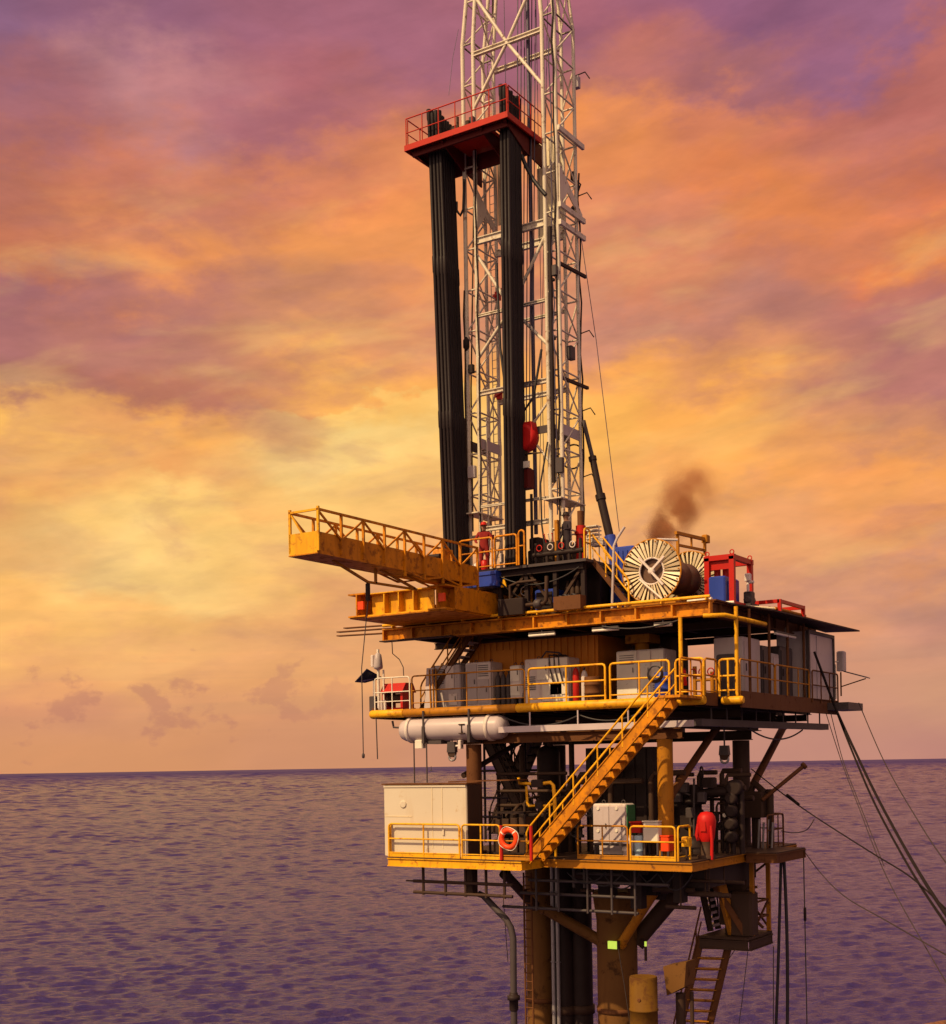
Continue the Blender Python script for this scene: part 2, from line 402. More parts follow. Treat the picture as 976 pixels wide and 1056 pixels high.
    c1 = mix(dk, prev, mix(0.55, prev, lin((140, 98, 112))))
    lt = math_('MULTIPLY', rng(n1, 0.52, 0.72), math_('MULTIPLY', hz, 0.55))
    c2 = mix(lt, c1, mix(1.0, c1, (1.20, 1.08, 1.00), 'MULTIPLY'))
    d2 = math_('MULTIPLY', math_('SUBTRACT', n2, 0.5), math_('MULTIPLY', hz, 0.42))
    g = N.new('ShaderNodeVectorMath'); g.operation = 'SCALE'; L.new(c2, g.inputs[0]); L.new(math_('ADD', 1.0, d2), g.inputs['Scale'])
    n3 = noise(0.17, 0.55, 6, 12.4, 0.50, 0.35, -0.14)
    n4 = noise(0.17, 0.46, 7, 21.4, 0.52, 0.35, 0.06)
    mid = math_('MULTIPLY', rng(el, 5.0, 10.0), rng(el, 27.0, 20.0))
    d3 = math_('MULTIPLY', rng(n4, 0.50, 0.36), math_('MULTIPLY', mid, 0.42))
    c2 = g.outputs[0]
    c2 = mix(d3, c2, mix(0.70, c2, lin((176, 116, 108))))
    l3 = math_('MULTIPLY', rng(n3, 0.48, 0.72), math_('MULTIPLY', mid, 0.46))
    c2 = mix(l3, c2, mix(0.55, mix(1.0, c2, (1.12, 1.05, 0.96), 'MULTIPLY'), lin((255, 208, 122))))
    n5 = noise(0.05, 1.5, 4, 31.4, 0.5, 0.3, -0.01)
    s5 = math_('MULTIPLY', rng(n5, 0.44, 0.64), math_('MULTIPLY', rng(el, 11.0, 6.0), math_('MULTIPLY', rng(el, 1.0, 3.0), 0.45)))
    c2 = mix(s5, c2, mix(1.0, c2, (1.15, 1.09, 1.02), 'MULTIPLY'))
    n6 = noise(0.30, 1.15, 8, 41.7, 0.60, 0.25, -0.22)
    n7 = noise(0.55, 1.60, 7, 47.7, 0.60, 0.30, 0.12)
    f6 = math_('MULTIPLY', math_('SUBTRACT', math_('ADD', math_('MULTIPLY', n6, 0.6), math_('MULTIPLY', n7, 0.4)), 0.5), math_('MULTIPLY', rng(el, 2.5, 8.0, 0.15, 1.0), 0.52))
    g6 = N.new('ShaderNodeCombineColor'); L.new(math_('ADD', 1.0, f6), g6.inputs[0]); L.new(math_('ADD', 1.0, math_('MULTIPLY', f6, 1.0)), g6.inputs[1]); L.new(math_('ADD', 1.0, math_('MULTIPLY', f6, 0.85)), g6.inputs[2])
    c2 = mix(1.0, c2, g6.outputs[0], 'MULTIPLY')
    # low cumulus bank along the horizon, left of the rig
    nb = noise(0.55, 0.75, 5, 9.9)
    bank = math_('MULTIPLY', math_('MULTIPLY', rng(math_('SUBTRACT', math_('MULTIPLY', math_('SUBTRACT', nb, 0.50), 13.0), math_('ABSOLUTE', math_('SUBTRACT', el, 2.9))), -0.5, 0.9), rng(az, 1.0, -12.0)), 0.8)
    c3 = mix(math_('MULTIPLY', bank, 0.62), c2, lin((188, 124, 104)))
    # away from the photo's part of the sky: unseen warm glow raised to fill shaded faces, violet overhead
    dt = N.new('ShaderNodeVectorMath'); dt.operation = 'DOT_PRODUCT'; L.new(tc.outputs['Generated'], dt.inputs[0]); dt.inputs[1].default_value = sd
    back = mix(rng(dt.outputs['Value'], -0.15, 0.95), (0.50, 0.30, 0.26), (1.22, 0.84, 0.62))
    hi = math_('MULTIPLY', rng(el, 27.0, 52.0), rng(dt.outputs['Value'], 0.75, 0.15))
    back = mix(hi, back, (0.150, 0.110, 0.250))
    side = math_('MAXIMUM', rng(math_('ABSOLUTE', az), 40.0, 110.0), rng(el, 31.0, 46.0))
    c4 = mix(side, c3, back)
    st = N.new('ShaderNodeTexSky'); st.sky_type = 'NISHITA'; st.sun_disc = False; st.sun_elevation = SUN_EL; st.sun_rotation = math.atan2(sx, sy)
    b1 = N.new('ShaderNodeBackground'); L.new(st.outputs[0], b1.inputs[0]); b1.inputs[1].default_value = 0.05
    b2 = N.new('ShaderNodeBackground'); L.new(c4, b2.inputs[0]); b2.inputs[1].default_value = 1.0
    ms = N.new('ShaderNodeMixShader'); ms.inputs[0].default_value = 0.96
    L.new(b1.outputs[0], ms.inputs[1]); L.new(b2.outputs[0], ms.inputs[2])
    out = N.new('ShaderNodeOutputWorld'); L.new(ms.outputs[0], out.inputs[0])
build_sky()

SC.view_settings.view_transform = 'Standard'; SC.view_settings.look = 'None'
SC.view_settings.exposure = 0; SC.view_settings.gamma = 1; SC.view_settings.use_curve_mapping = False
SC.cycles.max_bounces = 6; SC.cycles.diffuse_bounces = 3; SC.cycles.glossy_bounces = 3; SC.cycles.volume_bounces = 1
SC.cycles.use_denoising = True; SC.cycles.sample_clamp_indirect = 6

# ------------------------------------------------------------------ sea
def build_sea():
    rng = np.random.default_rng(5)
    # rings round the vessel the photo was taken from; finer bearings where the sea is looked at
    rs = [0.0, 12.0, 25.0, 38.0]
    r = 50.0
    while r < 420: rs.append(r); r *= 1.0027
    while r < 7000: rs.append(r); r *= 1.0031
    while r < 70000: rs.append(r); r *= 1.12
    rs = np.array(rs)
    fwd = math.atan2(CT, -ST)
    a = list(np.arange(-27, 27.01, 0.105)); a += list(np.arange(29, 332, 3.0)); a = np.radians(np.array(a)) + fwd
    R, A = np.meshgrid(rs, a, indexing='ij')
    X = CX + R*np.cos(A); Y = CY + R*np.sin(A); Z = np.zeros_like(X)
    fine = (np.abs(np.angle(np.exp(1j*(A-fwd)))) < rad(27.2))
    wind = fwd + rad(203)
    DX = np.zeros_like(X); DY = np.zeros_like(X)
    dr1 = np.gradient(rs); lmax = np.minimum(np.maximum(2.7, rs*0.018), 90.0); far = (1 + 0.3*np.clip((rs-500)/900, 0, 1))
    for k in range(360):
        lam = 0.5*(140/0.5)**rng.random()
        th = wind + rng.normal(0, 0.50); kk = 2*math.pi/lam
        amp = 0.0053*lam * (0.5+1.0*rng.random()) * (1.0 if lam < 2.2 else 0.85); ph = rng.random()*6.283
        att1 = np.clip((lam/dr1 - 2.2)/2.0, 0, 1)*np.clip((1.5*lmax - lam)/(0.6*lmax), 0, 1)
        ii = np.nonzero(att1 > 0)[0]
        if len(ii) == 0: continue
        a0, a1 = ii[0], ii[-1]+1; att = (att1*far)[a0:a1, None]*fine[a0:a1]
        arg = kk*(X[a0:a1]*math.cos(th) + Y[a0:a1]*math.sin(th)) + ph
        Z[a0:a1] += att*amp*np.sin(arg); c = att*amp*np.cos(arg)*0.8
        DX[a0:a1] += c*math.cos(th); DY[a0:a1] += c*math.sin(th)
    X += DX; Y += DY
    nr, na = X.shape
    co = np.stack([X, Y, Z], -1).reshape(-1, 3)
    i, j = np.meshgrid(np.arange(nr-1), np.arange(na), indexing='ij'); j2 = (j+1) % na
    q = np.stack([i*na+j, (i+1)*na+j, (i+1)*na+j2, i*na+j2], -1).reshape(-1, 4)
    me = bpy.data.meshes.new('sea')
    me.vertices.add(len(co)); me.vertices.foreach_set('co', co.astype(np.float32).ravel())
    me.loops.add(q.size); me.loops.foreach_set('vertex_index', q.astype(np.int32).ravel())
    me.polygons.add(len(q)); me.polygons.foreach_set('loop_start', np.arange(0, q.size, 4, dtype=np.int32))
    me.polygons.foreach_set('use_smooth', np.ones(len(q), dtype=bool))
    me.update(calc_edges=True); me.validate()
    m, nt, b = new_mat('sea_water'); N, L = nt.nodes, nt.links
    b.inputs['Base Color'].default_value = (0.030, 0.021, 0.100, 1); b.inputs['IOR'].default_value = 1.30
    b.inputs['Roughness'].default_value = 0.13
    b.inputs['Specular Tint'].default_value = (1.0, 0.80, 0.80, 1)
    geo = N.new('ShaderNodeNewGeometry')
    mp = N.new('ShaderNodeMapping'); mp.vector_type = 'TEXTURE'; mp.inputs['Rotation'].default_value = (0, 0, wind); mp.inputs['Scale'].default_value = (1, 1.9, 1)
    L.new(geo.outputs['Position'], mp.inputs['Vector'])
    hs = None
    for sc, w, det in ((1.6, 0.62, 6), (5.0, 0.22, 4), (0.045, 0.9, 2)):
        n = N.new('ShaderNodeTexNoise'); n.inputs['Scale'].default_value = sc; n.inputs['Detail'].default_value = det; n.inputs['Roughness'].default_value = 0.6
        n.inputs['Distortion'].default_value = 0.3
        L.new(mp.outputs[0], n.inputs['Vector'])
        mu = N.new('ShaderNodeMath'); mu.operation = 'MULTIPLY'; L.new(n.outputs['Fac'], mu.inputs[0]); mu.inputs[1].default_value = w
        if hs is None: hs = mu.outputs[0]
        else:
            ad = N.new('ShaderNodeMath'); ad.operation = 'ADD'; L.new(hs, ad.inputs[0]); L.new(mu.outputs[0], ad.inputs[1]); hs = ad.outputs[0]
    ln = N.new('ShaderNodeVectorMath'); ln.operation = 'LENGTH'; L.new(geo.outputs['Position'], ln.inputs[0])
    ro = N.new('ShaderNodeMapRange'); L.new(ln.outputs['Value'], ro.inputs['Value'])        # ripples too fine for the mesh far out at sea
    for k_, x_ in (('From Min', 1200.0), ('From Max', 6000.0), ('To Min', 0.13), ('To Max', 0.55)): ro.inputs[k_].default_value = x_
    L.new(ro.outputs[0], b.inputs['Roughness'])
    bp = N.new('ShaderNodeBump'); bp.inputs['Strength'].default_value = 1.0; bp.inputs['Distance'].default_value = 0.50
    L.new(hs, bp.inputs['Height']); L.new(bp.outputs[0], b.inputs['Normal'])
    me.materials.append(m)
    o = bpy.data.objects.new('sea', me); COL.objects.link(o); o['kind'] = 'structure'
    o['label'] = 'choppy purple sea reaching to the horizon'
build_sea()

# ================================================================== THE RIG
MD, LD, RT, DF = 18.05, 13.0, 21.05, 22.70      # main deck, lower deck, roof (skid) deck, drill floor
V = Vector

# ------------------------------------------------------------------ legs and braces under the decks
def caisson(label, c, r, zt, cone, mat):
    t = thing('support_leg', label, 'platform leg', (c[0], c[1], -2), 'platform legs')
    m = MB(); m.lathe((c[0], c[1], 0), (0,0,1), [(-2, r), (6, r), (zt, r)], 32); m.build('shaft', mat, t)
    if cone:
        MB().lathe((c[0], c[1], 0), (0,0,1), [(zt-0.02, r*1.002), (zt+0.9, r*1.18), (zt+1.0, r*1.18)], 32).build('flared_top', mat, t)
    for z in (3.5, 7.4): MB().lathe((c[0], c[1], 0), (0,0,1), [(z, r), (z, r+0.03), (z+0.18, r+0.03), (z+0.18, r)], 32).build('collar', 'brown', t)
    return t
cR = on(637, 1000, y=3.2); cL = on(558, 1000, y=3.6)
caisson('thick rust brown leg with a flared top carrying the lit green sign', (cR.x, cR.y), 0.70, 10.6, True, 'legrust')
caisson('rust brown leg behind the pale vertical pipes, beside the thin ladder', (cL.x, cL.y), 0.52, 12.3, False, 'legrust')
cB = (-5.9, 8.4)
for k, (u, yy) in enumerate(((581, 3.4), (600, 3.8), (590, 4.8))):
    p = on(u, 1000, y=yy); t = thing('conductor_pipe', 'black conductor pipe standing between the two rust brown legs', 'pipe', (p.x, p.y, -2), 'conductor pipes between the legs')
    MB().tube((p.x, p.y, -2), (p.x, p.y, 12.6), 0.40, 20).build('pipe', 'black', t)
    MB().lathe((p.x, p.y, 0), (0,0,1), [(7.1, 0.40), (7.1, 0.46), (7.4, 0.46), (7.4, 0.40)], 20).build('coupling', 'dark', t)
for u, lab in ((571, 'thin pale riser pipe running down the brown leg'), (576, 'pale riser pipe beside the black conductors')):
    p = on(u, 1000, y=2.9); q = V((p.x, p.y, 12.6))
    m = MB().tube((p.x, p.y, -1), q, 0.07, 8)
    for z in (6, 9, 11.5): m.torus((p.x, p.y, z), (0,0,1), 0.08, 0.02, 10, 5)
    tag(m.build('riser_pipe', 'galv'), lab, 'pipe')
def brace(p, q, r, label, mat='legrust', flange=True):
    p, q = V(p), V(q); m = MB().tube(p, q, r, 14)
    if flange:
        d = (q-p).normalized(); m.tube(p, p+d*0.12, r*1.2, 14).tube(q-d*0.12, q, r*1.2, 14)
    return tag(m.build('brace', mat), label, 'brace', 'diagonal braces')
brace(on(655, 972, y=3.6), on(722, 893, y=4.8), 0.30, 'thick dark diagonal brace rising right from the leg with the green sign', 'dark')
brace(on(640, 975, y=2.6), on(690, 897, y=1.8), 0.16, 'slim yellow brown brace rising beside the green sign', 'yrust')
brace(on(560, 936, y=2.4), on(622, 972, y=2.9), 0.20, 'rust brown brace slanting down towards the leg with the green sign')
brace(on(520, 900, y=0.8), on(552, 935, y=2.2), 0.17, 'dark short brace under the deck with the life ring', 'dark')
brace((-2.5, 0.9, 14.9), (-2.5, 4.9, 17.2), 0.13, 'brown knee brace rising from the orange brown column by the red valve', 'brown')
brace((-2.45, 7.3, 14.6), (-2.45, 11.6, 17.4), 0.14, 'dark knee brace rising beside the boom arm to the walkway below the upper deck', 'brown')
brace(on(478, 800, y=1.0), on(545, 760, y=5.0), 0.10, 'dark brace behind the hoist lines', 'dark', False)

# ------------------------------------------------------------------ lower deck
def deck(name, label, x0, x1, y0, y1, ztop, th, edge_mat, plate_mat='dark', joists=6, front=True, right=True, cat='deck'):
    t = thing(name, label, cat, ((x0+x1)/2, (y0+y1)/2, ztop-th))
    MB().box(x0+0.02, x1-0.02, y0+0.02, y1-0.02, ztop-0.04, ztop).build('plate', plate_mat, t)
    for a, b in (((x0, y0+0.05), (x1, y0+0.05)), ((x0, y1-0.05), (x1, y1-0.05))):
        MB().ibeam((a[0], a[1], ztop-th/2-0.043), (b[0], b[1], ztop-th/2-0.043), 0.12, th, 0.03, 0.02).build('edge_beam', edge_mat, t)
    for x in (x0+0.06, x1-0.06): MB().ibeam((x, y0+0.13, ztop-th/2-0.046), (x, y1-0.13, ztop-th/2-0.046), 0.12, th, 0.03, 0.02).build('end_beam', edge_mat, t)
    for k in range(joists):
        x = x0 + (x1-x0)*(k+1)/(joists+1)
        MB().ibeam((x, y0+0.13, ztop-th*0.5-0.05), (x, y1-0.13, ztop-th*0.5-0.05), 0.09, th*0.85, 0.02, 0.015).build('joist', 'dark', t)
    return t
deck('lower_deck', 'lower deck carrying the grey cabinets and dark pump gear', -6.15, -1.0, -0.9, 8.6, LD, 0.26, 'yrust')
deck('tank_deck', 'yellow edged lower deck under the cream tank and the life ring', -11.45, -6.2, -2.2, 6.5, LD, 0.28, 'yellow')
deck('valve_deck', 'small brown deck sticking out right, with the boom on it', -0.96, 0.10, 3.4, 6.3, LD+0.02, 0.30, 'brown', joists=2)
g = 'guard rails round the lower decks'
a = -11.4; 
guard_rail((-11.4, -2.15, LD), (-8.55, -2.15, LD), 'yellow guard rail along the front of the cream tank, wider panel', 1.1, 1, 'yellow', 0.036, 0.14, 0.12, g)
guard_rail((-8.45, -2.15, LD), (-7.0, -2.15, LD), 'yellow guard rail between the cream tank corner and the life ring', 1.1, 1, 'yellow', 0.032, 0.14, 0.10, g)
guard_rail((-6.95, -2.15, LD), (-5.85, -2.15, LD), 'rusty guard rail panel that holds the orange life ring', 1.1, 0, 'yrust', 0.032, 0.14, 0.10, g)
guard_rail((-11.4, -2.05, LD), (-11.4, 1.2, LD), 'yellow guard rail on the outer end of the tank deck', 1.1, 2, 'yellow', 0.034, 0.14, 0.10, g)
guard_rail((-4.9, -0.85, LD), (-3.15, -0.85, LD), 'rusty guard rail in front of the grey cabinet at the foot of the yellow stairs', 1.05, 1, 'yrust', 0.030, 0.12, 0.10, g)
guard_rail((-3.05, -0.85, LD), (-1.55, -0.85, LD), 'yellow guard rail in front of the small white box on the lower deck', 1.05, 0, 'yellow', 0.034, 0.12, 0.10, g)
guard_rail((-1.48, -0.80, LD), (-1.48, 0.1, LD), 'short yellow guard rail turning the corner of the lower deck', 1.05, 0, 'yellow', 0.034, 0.12, None, g)
guard_rail((-0.90, 5.3, LD), (-0.90, 6.9, LD), 'thin dark guard rail on the small deck by the boom', 1.15, 2, 'brown', 0.028, 0.12, None, g)
guard_rail((-1.9, 7.0, LD), (-0.95, 7.0, LD), 'thin dark guard rail across the far end of the small deck by the boom', 1.15, 0, 'brown', 0.028, 0.12, None, g)

# columns between the decks
def column(label, x, y, r, mat, z0=LD, z1=16.75):
    t = thing('column', label, 'column', (x, y, z0), 'columns between the two decks')
    MB().tube((x, y, z0), (x, y, z1), r, 18).build('shaft', mat, t)
    MB().lathe((x, y, z0), (0,0,1), [(0.001, r*1.5), (0.06, r*1.5), (0.061, r*1.02), (0.3, r*1.02)], 18).build('base_ring', mat, t)
column('brown column beside the cream tank', -9.72, 0.6, 0.27, 'brown')
column('orange brown column between the grey locker and the red valve', -2.5, 0.6, 0.25, 'yrust')
column('dark column behind the slanting boom arm', -2.3, 6.6, 0.30, 'dark')
column('dark column far back behind the inner stairs', -9.7, 6.6, 0.27, 'dark')

# beams under the upper deck
def beam(p, q, w, h, label, mat='dark', grp='beams below the upper deck'):
    return tag(MB().ibeam(p, q, w, h, 0.03, 0.025).build('beam', mat), label, 'beam', grp)
beam((-10.4, 0.6, 16.93), (-1.9, 0.6, 16.93), 0.26, 0.34, 'brown cross beam on top of the front columns', 'brown')
beam((-10.4, 6.6, 16.93), (-1.9, 6.6, 16.93), 0.26, 0.34, 'dark cross beam on top of the rear columns', 'dark')
beam((-9.7, -0.2, 17.28), (-9.7, 10.4, 17.28), 0.24, 0.34, 'dark long beam above the cream tank column', 'dark')
beam((-2.4, -0.2, 17.28), (-2.4, 8.6, 17.28), 0.26, 0.34, 'dark long beam above the red valve', 'dark')
beam((-6.1, 0.2, 17.28), (-6.1, 10.4, 17.28), 0.24, 0.34, 'dark long beam in the middle below the upper deck', 'dark')
m = MB().bar((-8.2, -0.15, 17.2), (-1.2, -0.15, 17.2), 0.12, 0.20)
for x in (-7, -5.2, -3.4): m.tube((x, -0.15, 17.3), (x, -0.15, 17.75), 0.03, 6)
tag(m.build('cable_tray', 'lav'), 'pale grey cable tray running along below the upper deck', 'cable tray')
m = MB().bar((-1.3, 0.4, 17.24), (-0.55, 10.6, 17.24), 0.30, 0.22)
for k in range(9):
    y = 1.2+k*1.1; m.bar((-1.25+0.07*y, y, 17.35), (-1.25+0.07*y, y, 17.75), 0.04, 0.05)
tag(m.build('walkway_beam', 'dgrey'), 'dark walkway beam below the right side of the upper deck', 'beam')

# ------------------------------------------------------------------ main (upper) deck
t = thing('main_deck', 'upper deck with the thick yellow tube along its front edge', 'deck', (-7, 5.5, 17.5))
m = MB().box(-13.6, -0.95, 0.02, 11.0, MD-0.06, MD); m.build('plate', 'dark', t)
MB().box(-0.949, -0.22, 1.1, 11.0, MD-0.061, MD-0.001).build('side_plate', 'dark', t)
j = MB()
for k in range(13):
    x = -13.2 + k*1.0; j.ibeam((x, 0.15, MD-0.20), (x, 10.9, MD-0.20), 0.12, 0.26, 0.025, 0.02)
for y in (3.3, 6.6, 9.9): j.ibeam((-13.5, y, MD-0.47), (-1.0, y, MD-0.47), 0.14, 0.24, 0.025, 0.02)
j.build('joists', 'dark', t)
def rim(x0, x1, mat, r=0.15, y=0.0):
    m = MB(); m.path([(x0, y, MD-0.14), (x0+0.04, y, MD-0.14), (x1-0.04, y, MD-0.14), (x1, y, MD-0.14)], [r*0.8, r, r, r*0.8], 16)
    return m.build('edge_tube', mat, t)
rim(-13.72, -12.25, 'yellow'); rim(-12.24, -7.6, 'yrust', 0.145); rim(-7.59, -2.15, 'yellow'); rim(-1.75, -0.86, 'yellow')  # middle length darker: the skid base's shadow is put into its colour
m = MB(); m.path([(-0.75, 1.1, MD-0.14), (-0.7, 1.1, MD-0.14), (-0.10, 1.1, MD-0.14), (-0.05, 1.1, MD-0.14)], [0.1, 0.13, 0.13, 0.1], 14); m.build('edge_tube', 'yellow', t)
m = MB().box(-0.22, -0.16, 1.25, 11.02, MD-0.36, MD+0.16); m.build('side_fascia', 'brown', t)
MB().box(-0.93, -0.88, 0.1, 1.05, MD-0.3, MD+0.1).build('corner_fascia', 'brown', t)
MB().box(-13.7, -13.62, 0.05, 11.0, MD-0.3, MD+0.1).build('end_fascia', 'brown', t)
m = MB().box(-0.155, 0.62, 9.7, 11.5, MD-0.22, MD+0.05); m.build('outer_step', 'dgrey', t)

g = 'guard rails round the upper deck'
gr = guard_rail
gr((-13.55, 0.02, MD), (-12.0, 0.02, MD), 'pale thin guard rail in front of the red winch', 1.15, 1, 'white', 0.026, 0.3, None, g)
gr((-11.9, 0.02, MD), (-7.28, 0.02, MD), 'long rusty guard rail in front of the tilted grey panels', 1.15, 1, 'yrust', 0.028, 0.2, None, g)
gr((-7.13, 0.02, MD), (-4.28, 0.02, MD), 'bright yellow guard rail with a middle post in front of the pale covered machine', 1.15, 1, 'yellow', 0.038, 0.14, None, g)
gr((-4.10, 0.02, MD), (-2.05, 0.02, MD), 'bright yellow guard rail just left of the head of the yellow stairs', 1.15, 1, 'yellow', 0.038, 0.14, None, g)
gr((-1.85, 0.06, MD), (-0.92, 0.06, MD), 'bright yellow guard rail at the head of the yellow stairs', 1.15, 0, 'yellow', 0.040, 0.14, None, g)
gr((-0.92, 0.16, MD), (-0.92, 1.05, MD), 'short guard rail turning back at the deck corner', 1.15, 0, 'yrust', 0.034, 0.14, None, g)
gr((-0.84, 1.1, MD), (-0.25, 1.1, MD), 'narrow yellow guard rail gate between two close posts at the deck corner', 1.15, 1, 'yellow', 0.042, 0.18, None, g)
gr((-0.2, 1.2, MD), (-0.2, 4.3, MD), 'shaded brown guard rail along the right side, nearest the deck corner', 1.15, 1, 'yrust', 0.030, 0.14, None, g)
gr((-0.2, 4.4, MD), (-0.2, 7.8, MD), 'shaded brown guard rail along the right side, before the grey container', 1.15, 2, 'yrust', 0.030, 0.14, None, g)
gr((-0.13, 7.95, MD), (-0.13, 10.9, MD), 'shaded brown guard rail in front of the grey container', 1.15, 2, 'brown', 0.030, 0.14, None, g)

# main yellow stairs
stairs('deck_stairs', (-6.25, -1.75, LD-0.02), (-1.45, -1.75, MD-0.15), (0, 0.85, 0), 'long yellow stairs climbing from the lower deck to the upper deck', mat='amber', depth=0.34, nt=19, rail_mat='yellow', nposts=5)
m = MB().box(-1.62, -0.9, -1.78, -0.16, MD-0.12, MD-0.04); tag(m.build('stair_landing', 'amber'), 'small yellow landing at the head of the long yellow stairs', 'landing')
guard_rail((-0.93, -1.7, MD-0.04), (-0.93, -0.1, MD-0.04), 'yellow guard rail on the outer side of the stair landing', 1.1, 1, 'amber', 0.034, 0.14, None, g)

# ------------------------------------------------------------------ deckhouse and things on the upper deck
def corrugated(name, label, x0, x1, y0, y1, z0, z1, mat, pitch=0.26, cat='deckhouse'):
    t = thing(name, label, cat, ((x0+x1)/2, (y0+y1)/2, z0))
    n = int((x1-x0)/pitch); m = MB(); pts = []
    for k in range(n):
        x = x0 + (x1-x0)*k/n; w = (x1-x0)/n
        pts += [(x, y0), (x+w*0.42, y0), (x+w*0.5, y0+0.05), (x+w*0.92, y0+0.05)]
    pts.append((x1, y0))
    poly = [(p[0], p[1], z0) for p in pts] + [(x1, y1, z0), (x0, y1, z0)]
    m.prism(poly, (0, 0, z1-z0)); m.build('wall', mat, t)
    MB().box(x0-0.04, x1+0.04, y0-0.05, y1+0.04, z1+0.003, z1+0.08).build('roof', 'dark', t)
    MB().box(x0+(x1-x0)*0.20, x0+(x1-x0)*0.36, y0-0.03, y0+0.055, z0+0.05, z1-0.30).build('door', mat, t)
    return t
corrugated('deckhouse', 'orange brown corrugated deckhouse behind the grey machines', -11.15, -5.85, 2.6, 7.4, MD, 20.45, 'ochre')
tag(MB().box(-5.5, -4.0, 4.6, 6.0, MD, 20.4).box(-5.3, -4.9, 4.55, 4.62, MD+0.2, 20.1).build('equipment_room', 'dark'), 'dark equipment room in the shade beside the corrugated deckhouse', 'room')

# tilted panels (left group) and covered machines
cabinet('panel_cabinet', 'grey cabinet with a tilted cover and hanging cables near the red winch', -12.3, -11.0, 1.75, 3.0-0.45, MD, 19.68, 'grey', 'cabinet', [(0.52, 0.80, 0.42, 0.98), (0.62, 0.9, 0.05, 0.33)], 'lgrey', louvre=[(0.08, 0.45, 0.55, 0.92)])
t = thing('leaning_panel', 'pale flat panel leaning against the grey cabinet near the red winch', 'panel', (-12.1, 1.5, MD))
MB().prism([(-12.33, 1.35, MD+0.02), (-11.80, 1.35, MD+0.02), (-12.10, 1.65, 19.6), (-12.40, 1.65, 19.6)], (0.0, 0.05, 0)).build('panel', 'lav', t)
c = MB()
for k in range(3): c.tube((-12.0+0.12*k, 1.3, MD+0.05), (-12.25+0.15*k, 1.6, 19.55), 0.025, 6)
c.build('cable', 'yrust', t)
cabinet('generator_cabinet', 'plain grey purple cabinet left of the pale covered machine', -10.75, -9.68, 1.70, 2.55, MD, 19.70, 'lgrey', 'cabinet', [(0.06, 0.47, 0.05, 0.97), (0.51, 0.94, 0.05, 0.62)], 'grey', louvre=[(0.53, 0.92, 0.66, 0.94)])
cabinet('control_box', 'small pale box on legs between the grey cabinet and the covered machine', -8.88, -8.42, 1.70, 2.2, MD+0.0, 19.50, 'lgrey', 'box', [(0.08, 0.9, 0.52, 0.98), (0.08, 0.9, 0.08, 0.45)], 'white', feet=0.3)
t = cabinet('covered_machine', 'pale machine with loose cover panels and cables over it, behind the bright guard rail', -8.28, -6.55, 1.70, 2.56, MD, 19.68, 'lgrey', 'machine', [(0.30, 0.56, 0.52, 0.99), (0.60, 0.99, 0.18, 0.99), (0.42, 0.86, 0.04, 0.46)], 'white', louvre=[(0.04, 0.26, 0.30, 0.62)])
c = MB()
for k in range(3):
    x = -7.27 + 0.18*k; c.path([(x+0.1, 2.2, 19.74), (x, 1.7, 19.78), (x+0.05, 1.62, 19.35), (x+0.2, 1.62, 18.75)], 0.025, 6)
c.path([(-7.75, 2.0, 19.72), (-7.45, 1.8, 19.91), (-7.05, 2.0, 19.86), (-6.85, 1.9, 19.74)], 0.03, 6); c.build('cable', 'dgrey', t)
cabinet('white_cabinet', 'pale cabinet with white doors behind the head of the long yellow stairs', -5.02, -3.25, 2.3, 3.3, MD, 19.80, 'lgrey', 'cabinet', [(0.02, 0.44, 0.12, 0.99), (0.50, 0.72, 0.10, 0.98), (0.76, 0.99, 0.35, 0.98)], 'white', louvre=[(0.77, 0.97, 0.06, 0.30), (0.08, 0.38, 0.70, 0.92)])

# things seen between the stair head and the container
t = thing('manifold_rack', 'orange red valve rack behind the stair head rail', 'valve rack', (-1.7, 1.9, MD))
MB().box(-2.1, -1.3, 1.7, 2.3, MD, MD+0.12).build('skid', 'dark', t)
m = MB()
for k in range(3):
    x = -2.0+0.3*k; m.tube((x, 1.9, MD+0.12), (x, 1.9, MD+1.05-0.1*k), 0.07, 10); m.tube((x, 1.9, MD+0.6), (x+0.3, 1.9, MD+0.6), 0.05, 8)
m.build('pipe', 'yrust', t)
for k in range(3): MB().torus((-2.0+0.3*k, 1.78, MD+0.85), (0,1,0), 0.11, 0.02, 14, 6).build('handwheel', 'red', t)
cabinet('dark_cabinet', 'dark purple cabinet behind the stair head rail', -1.55, -0.95, 2.6, 3.4, MD, 19.5, 'dgrey', 'cabinet', [(0.1, 0.9, 0.1, 0.9)], 'dgrey')
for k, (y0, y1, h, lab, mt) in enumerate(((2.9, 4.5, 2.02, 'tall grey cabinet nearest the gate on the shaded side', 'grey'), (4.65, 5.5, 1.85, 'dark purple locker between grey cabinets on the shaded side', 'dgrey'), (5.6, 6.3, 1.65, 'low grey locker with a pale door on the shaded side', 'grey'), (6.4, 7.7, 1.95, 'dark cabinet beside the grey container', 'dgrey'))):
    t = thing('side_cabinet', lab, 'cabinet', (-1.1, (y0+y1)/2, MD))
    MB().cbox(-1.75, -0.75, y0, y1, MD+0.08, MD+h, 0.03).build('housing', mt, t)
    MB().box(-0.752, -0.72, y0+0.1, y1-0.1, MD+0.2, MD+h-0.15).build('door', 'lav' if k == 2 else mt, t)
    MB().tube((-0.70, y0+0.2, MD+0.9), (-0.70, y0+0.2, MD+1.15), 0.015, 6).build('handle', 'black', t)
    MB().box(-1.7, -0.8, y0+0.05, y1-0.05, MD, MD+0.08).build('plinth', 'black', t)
t = thing('shipping_container', 'grey purple container at the end of the upper deck crossed by a thick dark line', 'container', (-1.4, 9.5, MD))
